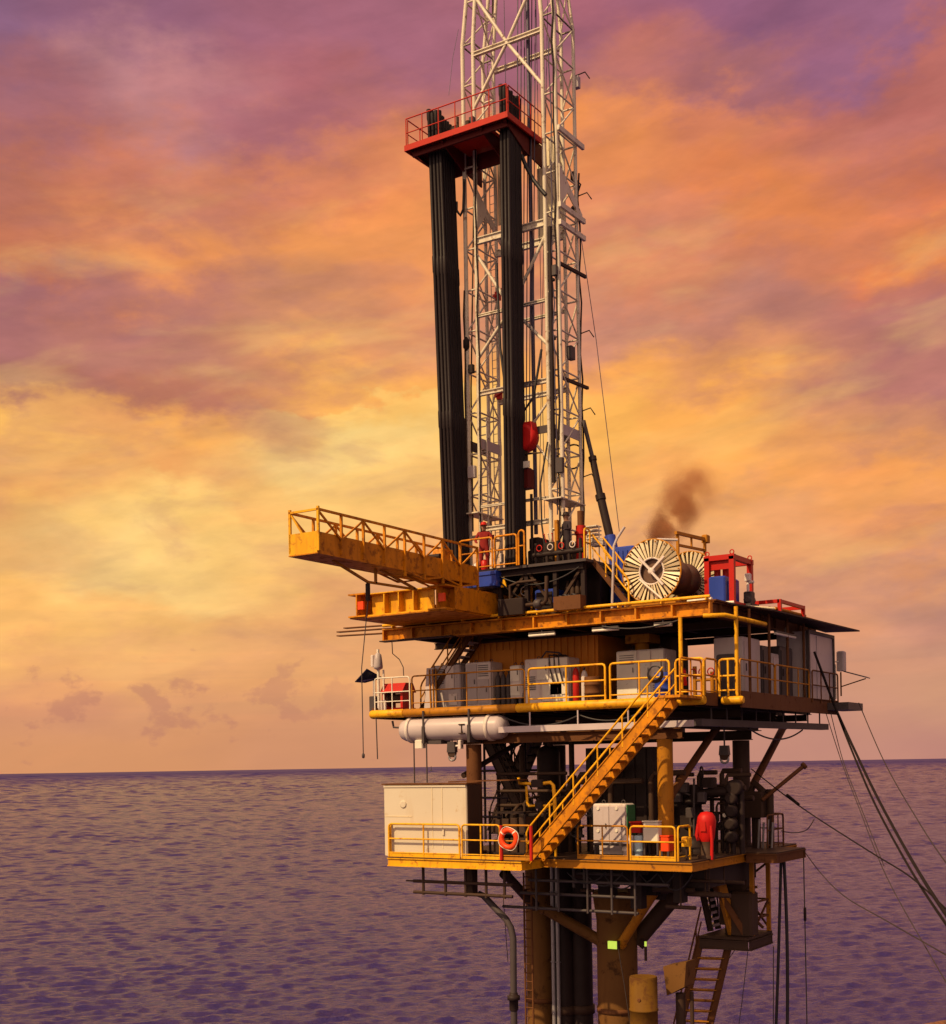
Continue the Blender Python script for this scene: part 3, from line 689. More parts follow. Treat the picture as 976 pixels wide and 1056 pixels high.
MB().box(-1.45, -0.30, 8.05, 10.95, MD+0.02, 20.62).build('body', 'lav', t)
m = MB()
for (a, b) in ((8.02, 8.14), (10.86, 10.98)): m.box(-0.36, -0.245, a, b, MD, 20.66)
m.box(-0.36, -0.245, 8.14, 10.86, 20.54, 20.66); m.box(-0.36, -0.245, 8.14, 10.86, MD, MD+0.12)
m.build('corner_frame', 'dgrey', t)
MB().tube((-0.29, 9.0, MD+0.2), (-0.29, 9.0, 20.5), 0.012, 6).build('seam', 'grey', t)
t = thing('junction_box', 'small grey box on a bracket outside the grey container', 'box', (-0.1, 11.5, 19.6))
MB().cbox(-0.28, 0.0, 11.25, 11.6, 19.35, 20.1, 0.04).build('housing', 'grey', t); MB().tube((-0.3, 11.2, 19.6), (-0.3, 11.2, 18.3), 0.03, 6).tube((-0.3, 11.2, 19.7), (0, 11.4, 19.7), 0.03, 6).build('bracket', 'white', t)
t = thing('solar_panel_mount', 'dark tilted panel on a strut at the far right edge of the upper deck', 'panel', (0.35, 11.4, 19.1))
MB().bar((0.0, 11.4, 19.32), (0.85, 11.5, 19.05), 0.7, 0.04).build('panel', 'solar', t)
MB().tube((-0.1, 11.2, 18.75), (0.75, 11.5, 19.03), 0.025, 6).tube((-0.1, 11.2, 18.4), (-0.1, 11.2, 19.3), 0.03, 6).build('strut', 'brown', t)

# ------------------------------------------------------------------ left end of the upper deck
p = on(391, 735, y=0.5); b = V((p.x, p.y, MD))
t = thing('lamp_mast', 'slim pole with a stubby lamp on top beside the red winch', 'lamp mast', b)
MB().tube(b, b+V((0,0,2.25)), 0.05, 8).tube(b+V((0.16,0.1,0)), b+V((0.16,0.1,1.5)), 0.035, 8).bar(b+V((0,0,1.2)), b+V((0.2,0.1,1.2)), 0.03, 0.05).build('pole', 'white', t)
MB().lathe(b+V((0,0,1.50)), (0,0,1), [(0,0.06),(0.05,0.16),(0.12,0.17),(0.32,0.15),(0.55,0.12),(0.62,0.05)], 14).build('lamp', 'grey', t)
MB().cbox(b.x-0.28, b.x-0.16, b.y-0.1, b.y+0.1, MD+1.62, MD+2.05, 0.02).bar(b+V((-0.22,0,1.7)), b+V((0,0,1.7)), 0.04, 0.04).build('side_lamp', 'lgrey', t)
MB().cbox(b.x-0.36, b.x-0.10, b.y-0.12, b.y+0.12, MD+0.0, MD+0.55, 0.02).build('battery_box', 'dgrey', t)
MB().tube(b+V((-0.23,0,0.55)), b+V((-0.23,0,1.12)), 0.025, 6).build('strut', 'grey', t)
MB().prism([b+V((-0.85,-0.30,1.08)), b+V((-0.85,0.30,1.08)), b+V((-0.10,0.38,1.22)), b+V((-0.28,-0.32,1.52))], (0,0,0.03)).build('solar_panel', 'solar', t)
wx = on(410, 730, y=0.9).x
t = thing('air_winch', 'red winch with a hooded drum behind the thin pale guard rail', 'winch', (wx, 0.9, MD))
MB().box(wx-0.5, wx+0.5, 0.55, 1.35, MD, MD+0.10).box(wx-0.46, wx-0.36, 0.6, 1.3, MD+0.1, MD+0.75).box(wx+0.36, wx+0.46, 0.6, 1.3, MD+0.1, MD+0.75).build('frame', 'red', t)
MB().lathe((wx-0.36, 0.95, MD+0.45), (1,0,0), [(0,0.30),(0.03,0.30),(0.031,0.17),(0.69,0.17),(0.691,0.30),(0.72,0.30)], 20).build('drum', 'dark', t)
MB().prism([(wx-0.50,0.52,MD+0.66),(wx-0.50,0.75,MD+1.0),(wx-0.50,1.2,MD+1.0),(wx-0.50,1.4,MD+0.66)], (1.0,0,0)).build('hood', 'red', t)
f = MB()
for k in range(3): f.tube((wx-0.42+0.14*k, 0.35, MD), (wx-0.42+0.14*k, 0.35, MD+0.38), 0.055, 8)
tag(f.build('gas_bottle', 'lgrey'), 'row of small pale bottles standing in front of the red winch', 'bottles')
stairs('roof_stairs', (-12.75, 1.75, MD), (-10.55, 1.75, 20.7), (0, 0.75, 0), 'rust brown stairs from the upper deck up to the roof beside the red winch', mat='brown', tread='lgrey', nt=11, nposts=3, depth=0.2, rail_mat='yrust')
def line(name, pts, r, mat, label, cat, grp=None, n=5):
    return tag(MB().path(pts, r, n).build(name, mat), label, cat, grp)
p = on(388, 740, y=-0.1); q = on(389.5, 783, y=-0.1)
line('hanging_line', [p, q], 0.022, 'dgrey', 'short thin line hanging straight down from the left corner of the upper deck', 'line')
line('bent_cable', [on(404, 655, y=0.6), on(405, 674, y=0.6), on(412, 680, y=0.6), on(416, 688, y=0.6), on(416.5, 697, y=0.6)], 0.018, 'dgrey', 'thin bent cable hanging from the roof edge above the red winch', 'cable')

# ------------------------------------------------------------------ roof (skid) deck
t = thing('roof_deck', 'beam edged roof deck that carries the drilling machinery', 'deck', (-7, 5.5, 20.5))
m = MB().ibeam((-13.4, 0.5, 20.77), (-0.78, 0.5, 20.77), 0.40, 0.46, 0.05, 0.03)
for k in range(11):
    x = -13.36 + k*1.255; m.box(x-0.03, x+0.03, 0.315, 0.484, 20.592, 20.944)
m.build('front_beam', 'amber', t)
m = MB().ibeam((-0.9, 0.64, 20.77), (-0.9, 10.8, 20.77), 0.24, 0.46, 0.045, 0.03)
for k in range(8): m.box(-0.885, -0.79, 1.2+k*1.25, 1.25+k*1.25, 20.585, 20.955)
m.build('side_beam', 'brown', t)
m = MB()
for x in (-12.2, -9.2, -6.2, -3.4): m.ibeam((x, 0.64, 20.75), (x, 10.6, 20.75), 0.2, 0.40, 0.03, 0.02)
for y in (3.4, 6.0, 8.6): m.ibeam((-13.2, y, 20.56), (-1.0, y, 20.56), 0.16, 0.24, 0.03, 0.02)
m.build('joists', 'dark', t)
MB().box(-13.3, -0.7, 0.62, 10.9, 21.004, RT).build('plate', 'brown', t)
m = MB().prism([(-0.69, 1.5, 20.98), (-0.69, 11.3, 20.83), (0.55, 11.5, 20.80), (0.05, 4.0, 20.90)], (0,0,0.05)); m.build('eave_sheet', 'dark', t)
m = MB().tube((-13.3, 0.24, 21.10), (-0.75, 0.24, 21.10), 0.055, 8)
for k in range(9): m.box(-12.9+k*1.5, -12.86+k*1.5, 0.2, 0.45, 21.0, 21.06)
m.build('edge_pipe', 'yellow', t)
MB().box(-13.3, -10.2, 0.0, 0.36, 20.50, 20.54).build('soffit_sheet', 'dark', t)
for (x, y, z1) in ((-1.75, 0.25, 20.52), (-0.33, 1.3, 20.85)): MB().tube((x, y, MD), (x, y, z1), 0.065, 10).build('post', 'yellow', t)
for y in (2.6, 4.4, 6.2, 7.9): MB().tube((-0.4, y, MD), (-0.4, y, 20.9), 0.05, 8).build('post', 'brown', t)
MB().bar((-4.75, 3.4, 20.30), (-4.75, 4.3, 20.30), 0.9, 0.3).tube((-4.75, 3.8, MD), (-4.75, 3.8, 20.2), 0.24, 14).build('stub_column', 'yrust', t)
def lamp_tube(p, q, label):
    p, q = V(p), V(q); tt = thing('strip_lamp', label, 'strip lamp', (p+q)/2 + V((0,0,0.15)), 'strip lamps under the roof edge')
    MB().tube(p, q, 0.05, 8).build('tube', 'white', tt)
    MB().bar(p+V((0,0,0.07)), q+V((0,0,0.07)), 0.10, 0.05).bar(p.lerp(q,0.5)+V((0,0,0.09)), p.lerp(q,0.5)+V((0,0,0.28)), 0.04, 0.04, (1,0,0)).build('bracket', 'dgrey', tt)
lamp_tube((-7.3, 0.4, 20.34), (-6.3, 0.4, 20.34), 'unlit strip lamp under the roof edge in front of the corrugated deckhouse')
lamp_tube((-4.9, 0.4, 20.34), (-3.95, 0.4, 20.34), 'unlit strip lamp under the roof edge above the white doored cabinet')
lamp_tube((-2.7, 0.4, 20.34), (-2.1, 0.4, 20.34), 'unlit strip lamp under the roof edge above the stair head')
lamp_tube((-0.4, 5.0, 20.30), (-0.4, 7.0, 20.30), 'unlit strip lamp under the roof on the shaded side')
line('roof_pipe', [(-1.0, 0.30, 20.52), (-0.35, 0.40, 20.50), (-0.30, 3.8, 20.50)], 0.07, 'yellow', 'yellow pipe slung below the roof edge at the deck corner', 'pipe', n=10)
for k, (u0, v0, u1, v1, yy) in enumerate(((349, 652, 398, 648, 1.0), (349, 656, 402, 653, 0.7), (356, 648, 420, 643, 1.6))):
    tag(MB().bar(on(u0, v0, y=yy), on(u1+40, v1-2.5, y=yy), 0.22, 0.04).build('plank', 'brown'), 'thin plank sticking out to the left from the roof deck', 'plank', 'planks sticking out of the roof deck')

# ------------------------------------------------------------------ yellow skid base
t = thing('skid_base', 'orange yellow skid base of plate girders jutting out over the roof deck', 'skid base', (-10.7, 1.5, 21.1))
for x in (-12.35, -9.05):
    m = MB().ibeam((x, -2.5, 21.50), (x, 6.0, 21.50), 0.72, 0.80, 0.05, 0.05)
    for k in range(7): m.box(x-0.34, x+0.34, -1.8+k*1.2, -1.77+k*1.2, 21.16, 21.84)
    m.build('girder', 'amber', t)
m = MB().box(-11.98, -9.42, -2.1, -2.06, 21.16, 21.84)
for x in (-11.3, -10.7, -10.1): m.box(x-0.02, x+0.02, -2.35, -2.1, 21.18, 21.82)
m.box(-11.98, -9.42, -2.35, -2.06, 21.11, 21.155).box(-11.98, -9.42, -2.35, -2.06, 21.845, 21.88)
m.build('end_plate', 'yellow', t)  # yellower than the amber girders: the sunlight on this end is in the colour
MB().box(-12.7, -8.7, -2.42, 2.0, 21.062, 21.095).build('bottom_plate', 'amber', t)
MB().box(-8.68, -8.64, -2.0, 5.8, 21.12, 21.86).build('side_plate', 'amber', t)
for x in (-12.20, -8.88): MB().box(x-0.12, x+0.12, -2.48, -2.40, 21.35, 21.62).build('clamp', 'orange', t)

# ------------------------------------------------------------------ yellow catwalk
xa, xb, ya, yb = -9.78, -8.75, -8.85, -0.5
zb, zt, zr = 22.10, 22.70, 23.32
t = thing('catwalk', 'long orange yellow catwalk truss reaching out from the drill floor over the sea', 'catwalk', ((xa+xb)/2, -4.5, zb))
MB().box(xa, xa+0.04, ya+0.04, yb, zb+0.002, zt).box(xb-0.04, xb, ya+0.04, yb, zb+0.002, zt).build('side_plate', 'amber', t)
MB().box(xa, xb, ya, ya+0.04, zb, zt+0.003).build('end_plate', 'yellow', t)  # end parts brighter than the amber sides: sun and shade put into the colours
m = MB().box(xa+0.04, xb-0.04, ya+0.04, yb, zb+0.02, zb+0.06).box(xa-0.03, xb+0.03, ya-0.002, yb, zb-0.03, zb)
m.build('floor', 'amber', t)
ny = 8; ys = [ya+0.03+(yb-ya-0.06)*k/ny for k in range(ny+1)]
for x in (xa+0.02, xb+0.03):
    MB().bar((x, ya, zr), (x, yb, zr), 0.065, 0.065).build('top_rail', 'amber', t)
    for k, y in enumerate(ys):
        low = 21.9 if (k >= 4 and x > -9) else zb+0.05
        MB().bar((x, y, low), (x, y, zr-0.033+(0.12 if k == 0 else 0)), 0.075, 0.06).build('post', 'amber' if k else 'yellow', t)
    d = MB()
    for k in range(0, ny, 1):
        if k % 2 == 0: d.bar((x, ys[k]+0.03, zr-0.05), (x, ys[k+1]-0.03, zt-0.1), 0.05, 0.05)
        else: d.bar((x, ys[k]+0.03, zt-0.1), (x, ys[k+1]-0.03, zr-0.05), 0.05, 0.05)
    for k in range(4, ny): d.bar((x, ys[k], 21.92 if k % 2 else zb), (x, ys[k+1], zb if k % 2 else 21.92), 0.05, 0.05)
    d.build('diagonal', 'amber', t)
MB().bar((xa, ya+0.03, zr), (xb, ya+0.03, zr), 0.06, 0.06).bar((xa+0.05, ya+0.05, zr-0.05), (xa+0.45, ya+0.05, zt), 0.05, 0.05).build('end_rail', 'yellow', t)
m = MB(); xm = -9.2
m.bar((xm, -7.6, zb-0.03), (xm, -5.95, 21.62), 0.07, 0.07).bar((xm, -5.95, 21.62), (xm, -3.4, 21.66), 0.07, 0.07)
m.bar((xm, -5.3, zb-0.03), (xm, -3.5, 21.68), 0.07, 0.07).bar((xm, -5.55, zb-0.03), (xm, -5.55, 21.62), 0.07, 0.07).bar((xm, -4.1, zb-0.03), (xm, -3.0, 21.9), 0.07, 0.07)
m.build('hanger_frame', 'yrust', t)
MB().bar((xm, -1.6, 21.91), (xm, -1.6, 22.06), 0.5, 0.5, (0,1,0)).build('support', 'amber', t)
t = thing('chain_hoist', 'black hook hanging below the catwalk with a long thin line', 'hook', (xm, -5.95, 21.3))
MB().cbox(xm-0.06, xm+0.06, -6.01, -5.89, 21.05, 21.58, 0.02).build('block', 'black', t)
q = on(374, 777, x=xm)
MB().path([(xm, -5.95, 21.05), (xm+0.02, q.y, 19), (xm+0.03, q.y, q.z)], 0.016, 5).lathe((xm+0.03, q.y, q.z-0.15), (0,0,1), [(0,0.02),(0.03,0.045),(0.12,0.045),(0.16,0.015)], 8).build('line', 'dgrey', t)
t = thing('pipe_kicker', 'small orange roller bracket on the inner end of the catwalk', 'roller', (-9.3, -1.9, zt))
MB().prism([(-9.5,-2.3,zb+0.1),(-9.5,-1.5,zb+0.1),(-9.5,-1.6,zt+0.35),(-9.5,-2.0,zt+0.45)], (0.4,0,0)).build('bracket', 'amber', t)
MB().tube((-9.55,-2.25,zt+0.15), (-9.05,-2.25,zt+0.15), 0.10, 12).build('roller', 'black', t)

# ------------------------------------------------------------------ drill floor
t = thing('drill_floor', 'black framed drill floor under the mast with a blue beam at its front', 'drill floor', (-7.4, 2.5, RT))
MB().box(-10.1, -5.0, 0.2, 4.8, DF-0.09, DF).build('plate', 'dgrey', t)
MB().box(-8.4, -5.4, 1.7, 4.4, RT+0.01, DF-0.092).build('substructure', 'black', t)
for x in (-8.45, -7.4, -6.3, -5.25): MB().bar((x, 0.5, RT+0.01), (x, 0.5, DF-0.092), 0.14, 0.14).build('frame_post', 'black', t)
for k, (xa_, xb_) in enumerate(((-8.45, -7.4), (-6.3, -7.4), (-6.3, -5.25))): MB().bar((xa_, 0.5, RT+0.1), (xb_, 0.5, DF-0.15), 0.09, 0.09).build('frame_brace', 'dark', t)
MB().bar((-8.5, 0.42, DF-0.2), (-5.2, 0.42, DF-0.2), 0.10, 0.20).build('frame_beam', 'black', t)
for y in (1.6, 3.0, 4.4): MB().bar((-5.25, y, RT+0.01), (-5.25, y, DF-0.092), 0.14, 0.14).build('frame_post', 'black', t)
m = MB().box(-9.95, -8.35, 0.06, 0.6, 22.08, DF-0.095).box(-9.95, -8.35, 0.02, 0.058, 22.48, 22.58).box(-9.95, -8.35, 0.02, 0.058, 22.10, 22.18)
m.build('front_beam', 'blue', t)
for x in (-9.9, -8.75): MB().box(x-0.12, x+0.12, 0.7, 4.5, 21.92, DF-0.095).build('side_beam', 'dgrey', t)
MB().prism([(-8.33,0.3,22.05),(-8.10,0.3,22.05),(-8.2,0.3,22.40)], (0,0.05,0)).build('gusset', 'yellow', t)
g = 'guard rails on the drill floor'
gr((-9.85, 0.1, DF), (-8.52, 0.1, DF), 'orange guard rail on the drill floor, its left panel above the blue beam', 1.05, 0, 'amber', 0.034, 0.08, None, g)
gr((-8.42, 0.1, DF), (-7.55, 0.1, DF), 'orange guard rail on the drill floor, its right panel before the straight black pipe stack', 1.05, 0, 'amber', 0.036, 0.08, None, g)
gr((-7.47, 0.1, DF), (-7.25, 0.1, DF), 'narrow orange guard rail on the drill floor corner', 1.15, 0, 'amber', 0.036, None, None, g)
gr((-5.1, 0.3, DF), (-5.1, 0.7, DF), 'short guard rail at the head of the drill floor steps', 1.0, 0, 'yellow', 0.03, None, None, g)
stairs('floor_steps', (-3.75, 0.75, RT+0.05), (-5.05, 0.75, DF), (0, 0.8, 0), 'steep yellow railed steps from the drill floor down towards the big cable reel', mat='brown', tread='dgrey', nt=8, depth=0.16, rail_h=0.85, rail_mat='yellow', nposts=1)

def mach(name, label, cat, pos): return thing(name, label, cat, pos)
p = on(500, 590, y=1.0)
m = MB()
for (dx, dz, w, h) in ((0.62,0.15,0.16,0.5),(0.62,0.75,0.12,0.3),(0.95,0.25,0.08,0.3)): m.cbox(p.x+dx-w/2, p.x+dx+w/2, p.y-0.5, p.y-0.3, DF+dz, DF+dz+h, 0.02)
tag(m.build('floor_gear', 'lgrey'), 'small pale gear boxes on the drill floor behind the orange guard rail', 'gear')

def coverall_mat(name, col, skin=(0.30, 0.15, 0.09)):
    m, nt, b = new_mat(name); N, L = nt.nodes, nt.links
    tc = N.new('ShaderNodeTexCoord'); sp = N.new('ShaderNodeSeparateXYZ'); L.new(tc.outputs['Object'], sp.inputs[0])
    ns = N.new('ShaderNodeTexNoise'); ns.inputs['Scale'].default_value = 9; ns.inputs['Detail'].default_value = 4; L.new(tc.outputs['Object'], ns.inputs['Vector'])
    cl = N.new('ShaderNodeMix'); cl.data_type = 'RGBA'; L.new(ns.outputs['Fac'], cl.inputs['Factor'])
    cl.inputs['A'].default_value = (*[c*0.6 for c in col], 1); cl.inputs['B'].default_value = (*[min(1, c*1.35) for c in col], 1)
    g = N.new('ShaderNodeMath'); g.operation = 'GREATER_THAN'; g.inputs[1].default_value = 1.475; L.new(sp.outputs[2], g.inputs[0])
    l = N.new('ShaderNodeMath'); l.operation = 'LESS_THAN'; l.inputs[1].default_value = 0.10; L.new(sp.outputs[2], l.inputs[0])
    f = N.new('ShaderNodeMix'); f.data_type = 'RGBA'; L.new(g.outputs[0], f.inputs['Factor']); L.new(cl.outputs['Result'], f.inputs['A']); f.inputs['B'].default_value = (*skin, 1)
    h = N.new('ShaderNodeMix'); h.data_type = 'RGBA'; L.new(l.outputs[0], h.inputs['Factor']); L.new(f.outputs['Result'], h.inputs['A']); h.inputs['B'].default_value = (0.02, 0.014, 0.012, 1)
    L.new(h.outputs['Result'], b.inputs['Base Color']); b.inputs['Roughness'].default_value = 0.85; b.inputs['Specular IOR Level'].default_value = 0.15
    return m
def person(x, y, z, ang, col, hat, label, arms):
    """one continuous skinned body with hands, feet and face; the hard hat is a child"""
    vs, es, rr = [], [], []
    def add(p, r, par=None):
        vs.append(p); rr.append(r)
        if par is not None: es.append((par, len(vs)-1))
        return len(vs)-1
    pel = add((0,0,0.95), (0.155,0.115)); sp1 = add((0,0,1.12), (0.145,0.105), pel); ch = add((0,0.01,1.32), (0.175,0.125), sp1); nb = add((0,0.005,1.44), (0.085,0.08), ch)
    nk = add((0,-0.005,1.50), (0.058,0.06), nb); hd = add((0,-0.02,1.58), (0.078,0.092), nk); ht = add((0,-0.015,1.70), (0.072,0.088), hd); add((0,-0.01,1.755), (0.045,0.06), ht)
    add((0,-0.125,1.615), (0.014,0.016), hd)                                   # nose
    for s_ in (-1, 1): add((s_*0.088, 0.0, 1.62), (0.014,0.022), hd)           # ears
    for s_, (el, wr) in zip((-1, 1), arms):
        sh = add((s_*0.19, 0.01, 1.39), (0.072,0.07), ch); e = add(el, (0.052,0.052), sh); w = add(wr, (0.036,0.036), e)
        d = (Vector(wr)-Vector(el)).normalized(); si = d.cross(Vector((0,0,1))); si = si.normalized() if si.length > 0.1 else Vector((0,1,0))
        pm = add(tuple(Vector(wr)+d*0.07), (0.040,0.026), w)
        for k, ln in enumerate((0.075, 0.085, 0.08, 0.062)):
            b0 = add(tuple(Vector(wr)+d*0.11+si*(0.030-0.02*k)), (0.010,0.010), pm); add(tuple(Vector(wr)+d*(0.11+ln*0.8)+si*(0.030-0.02*k)-Vector((0,0,0.02))), (0.008,0.008), b0)
        tb = add(tuple(Vector(wr)+d*0.06+si*0.045), (0.011,0.011), pm); add(tuple(Vector(wr)+d*0.10+si*0.065), (0.009,0.009), tb)
        hip = add((s_*0.10, 0, 0.88), (0.105,0.105), pel); kn = add((s_*0.115, -0.02, 0.50), (0.070,0.072), hip); an = add((s_*0.125, 0.02, 0.11), (0.052,0.055), kn)
        he = add((s_*0.128, 0.03, 0.045), (0.045,0.05), an); add((s_*0.14, -0.15, 0.04), (0.046,0.038), he)
    me = bpy.data.meshes.new('person'); me.from_pydata(vs, es, []); 
    me.materials.append(coverall_mat('coverall', col))
    o = bpy.data.objects.new('person', me); COL.objects.link(o); o.location = (x, y, z); o.rotation_euler = (0, 0, ang)
    sk = o.modifiers.new('skin', 'SKIN'); sk.use_smooth_shade = True
    for i_, r in enumerate(rr): me.skin_vertices[0].data[i_].radius = r
    me.skin_vertices[0].data[0].use_root = True
    sb = o.modifiers.new('sub', 'SUBSURF'); sb.levels = 1; sb.render_levels = 2
    tag(o, label, 'person')
    m = MB(); m.lathe((0, -0.01, 1.665), (0,0,1), [(0,0.135),(0.012,0.135),(0.014,0.112),(0.07,0.106),(0.12,0.075),(0.14,0.0)], 18).prism([(-0.09,-0.11,1.665),(0.09,-0.11,1.665),(0.06,-0.20,1.66),(-0.06,-0.20,1.66)], (0,0,0.012))
    h_ = m.build('hard_hat', hat); h_.parent = o
    h_.location = Vector(h_.location)
    m = MB()
    for s_ in (-1, 1): m.tube((s_*0.032, -0.105, 1.628), (s_*0.032, -0.118, 1.628), 0.012, 8)
    m.build('eyes', 'black').parent = o
person(-9.38, 0.95, DF, rad(25), (0.24, 0.020, 0.018), 'red', 'person in dark red coveralls and a red hard hat standing behind the drill floor rail', (((-0.30,-0.04,1.14), (-0.24,-0.26,1.06)), ((0.32,-0.06,1.15), (0.36,-0.30,1.22))))
person(-6.22, 1.15, DF, rad(-30), (0.035, 0.024, 0.030), 'black', 'person in dark coveralls standing beside the red upright jack on the drill floor', (((-0.31,0.03,1.13), (-0.32,-0.10,0.89)), ((0.33,-0.05,1.16), (0.42,-0.27,1.12))))
t = mach('control_stand', 'dark control stand with levers on the drill floor between the mast and the dark figure', 'control stand', (-6.75, 1.0, DF))
MB().cbox(-7.0, -6.55, 0.9, 1.2, DF, DF+0.8, 0.03).build('cabinet', 'black', t)
for k in range(3): MB().tube((-6.92+0.14*k, 1.0, DF+0.8), (-6.95+0.15*k, 0.92, DF+1.08), 0.016, 6).lathe((-6.95+0.15*k, 0.92, DF+1.06), (0,0,1), [(0,0.02),(0.02,0.03),(0.04,0.02)], 8).build('lever', ('red','lgrey','red')[k], t)
tag(MB().bar((-6.45, 0.9, DF), (-6.45, 0.9, DF+1.5), 0.12, 0.12).build('mast_foot_post', 'yrust'), 'orange post on the drill floor beside the dark figure', 'post')
p = on(600, 598, y=1.6)
t = mach('hydraulic_jack', 'bright red upright jack on the drill floor at the foot of the mast', 'jack', (p.x, p.y, DF))
MB().tube((p.x, p.y, DF), (p.x, p.y, DF+1.35), 0.17, 16).tube((p.x-0.0, p.y, DF+1.05), (p.x, p.y, DF+1.15), 0.22, 16).build('barrel', 'red', t)
MB().tube((p.x, p.y, DF+1.35), (p.x, p.y, DF+1.85), 0.11, 14).build('rod', 'brown', t)
for k, (u, v, w, h, mt) in enumerate(((612, 552, 0.45, 0.55, 'white'), (618, 560, 0.5, 0.2, 'lgrey'))):
    p = on(u, v, y=2.4); tt = thing('equipment_shelf', ('white wire shelf box behind the red jack', 'low pale shelf tray behind the red jack')[k], 'shelf', p)
    mm = MB()
    for i in range(5): mm.box(p.x-w/2, p.x+w/2, p.y-0.2, p.y+0.2, p.z-h/2+i*h/4, p.z-h/2+i*h/4+0.03)
    mm.build('slats', mt, tt)
    mm = MB()
    for a in (-1, 1): mm.tube((p.x+a*w/2, p.y, DF), (p.x+a*w/2, p.y, p.z+h/2), 0.025, 6)
    mm.build('post', mt, tt)

t = mach('drawworks', 'black winch machine with a drum on the drill floor behind the guard rails', 'winch', (-7.2, 2.1, DF))
MB().cbox(-8.0, -6.9, 1.55, 2.4, DF, DF+0.75, 0.05).cbox(-7.9, -7.5, 1.5, 2.3, DF+0.75, DF+1.15, 0.04).build('housing', 'black', t)
MB().lathe((-6.9, 2.0, DF+0.5), (1,0,0), [(0,0.42),(0.03,0.42),(0.04,0.28),(0.6,0.28),(0.61,0.42),(0.64,0.42)], 22).build('drum', 'dark', t)
MB().box(-6.95, -6.2, 1.6, 2.4, DF, DF+0.12).build('skid', 'black', t)
t = mach('mud_manifold', 'dark pipe manifold with small pale wheels along the drill floor edge', 'manifold', (-6.2, 0.6, DF))
m = MB().tube((-7.2, 0.62, DF+0.35), (-5.3, 0.62, DF+0.35), 0.09, 10)
for k in range(5): m.tube((-7.1+0.42*k, 0.62, DF), (-7.1+0.42*k, 0.62, DF+0.75-0.12*(k % 2)), 0.06, 8)
m.build('pipe', 'black', t)
for k in range(4): MB().torus((-6.9+0.42*k, 0.48, DF+0.55), (0,1,0), 0.10, 0.018, 14, 5).build('handwheel', 'lgrey' if k % 2 else 'red', t)

t = thing('power_unit', 'low blue power unit with a dark radiator under the drill floor', 'machine', (-6.85, 1.0, RT))
MB().cbox(-7.25, -6.45, 0.7, 1.4, RT+0.1, RT+0.85, 0.04).build('body', 'blue', t); MB().box(-7.15, -6.55, 0.66, 0.699, RT+0.2, RT+0.75).build('radiator', 'black', t); MB().box(-7.3, -6.4, 0.65, 1.45, RT+0.005, RT+0.1).build('skid', 'dark', t)
t = thing('accumulator_bank', 'row of dark upright accumulator bottles under the drill floor', 'accumulator', (-5.8, 0.9, RT))
MB().box(-6.2, -5.4, 0.7, 1.2, RT+0.005, RT+0.12).build('rack', 'yrust', t)
for k in range(4): MB().lathe((-6.08+0.19*k, 0.92, RT+0.12), (0,0,1), [(0,0.08),(0.05,0.09),(0.75,0.09),(0.85,0.05),(0.95,0.03)], 12).build('bottle', 'dark', t)
t = thing('wall_manifold', 'rusty pipes and a pale valve wheel under the drill floor behind the dark pump set', 'pipework', (-7.9, 1.2, RT))
for k in range(4): MB().path([(-8.3+0.22*k, 1.2, RT), (-8.3+0.22*k, 1.2, RT+0.7+0.15*k), (-8.2+0.22*k, 1.25, RT+0.8+0.15*k), (-8.2+0.22*k, 1.65, RT+0.82+0.15*k)], 0.05, 8).build('pipe', 'yrust', t)
MB().torus((-7.8, 1.0, RT+0.9), (0,1,0), 0.15, 0.022, 16, 6).tube((-7.8, 1.0, RT+0.9), (-7.8, 1.2, RT+0.9), 0.03, 6).build('handwheel', 'lgrey', t)
# mast raising ram
t = thing('raising_ram', 'long dark telescopic ram leaning from the blue housing up to the mast', 'ram', on(637, 600, y=2.6))
P0, P1, P2, P3, P4 = (on(*uv, y=yy) for uv, yy in (((640, 606), 2.6), ((629, 553), 2.7), ((619, 510), 2.75), ((611, 471), 2.8), ((602, 434), 2.85)))
MB().tube(P0, P1, 0.20, 14).build('barrel', 'blue', t); MB().tube(P1, P2, 0.145, 12).tube(P2-(P2-P1).normalized()*0.2, P2, 0.175, 12).build('stage', 'black', t)
MB().tube(P2, P3, 0.115, 12).tube(P3-(P3-P2).normalized()*0.15, P3, 0.14, 12).build('stage', 'black', t); MB().tube(P3, P4, 0.075, 10).build('rod', 'dgrey', t)

# ------------------------------------------------------------------ the mast
t = thing('mast', 'tall white lattice drilling mast streaked with rust', 'mast', (-8.4, 2.1, DF))
def lattice(x0, x1, y0, y1, z0, z1, dx0, dx1, name, bay=1.5, r=0.074, flip=1):
    """four legs with zigzag lacing; dx0/dx1 shift the outer legs at the top (taper)"""
    legs = MB(); lace = MB()
    def P(i, j, z):
        f = (z-z0)/(z1-z0); x = (x0 + dx0*f) if i == 0 else (x1 + dx1*f)
        return V((x, y0 if j == 0 else y1, z))
    for i in (0, 1):
        for j in (0, 1): legs.tube(P(i, j, z0), P(i, j, z1), r if j == 0 else r*0.85, 10)
    legs.build(name, 'mast', t)
    n = max(1, round((z1-z0)/bay)); h = (z1-z0)/n
    for k in range(n+1):
        z = z0+k*h
        for i in (0, 1): lace.tube(P(i,0,z), P(i,1,z), 0.031, 6)
        for j in (0, 1): lace.tube(P(0,j,z), P(1,j,z), 0.032, 6)
        if k < n:
            for i in (0, 1):
                a, b_ = (0, 1) if (k+i) % 2 == 0 else (1, 0)
                lace.tube(P(i,a,z), P(i,b_,z+h), 0.031, 6)
            if k % 2 == 0: lace.tube(P(0,1,z), P(1,1,z+h), 0.03, 6)
    lace.build('lacing', 'mast', t)
yA, yB = 1.5, 2.85
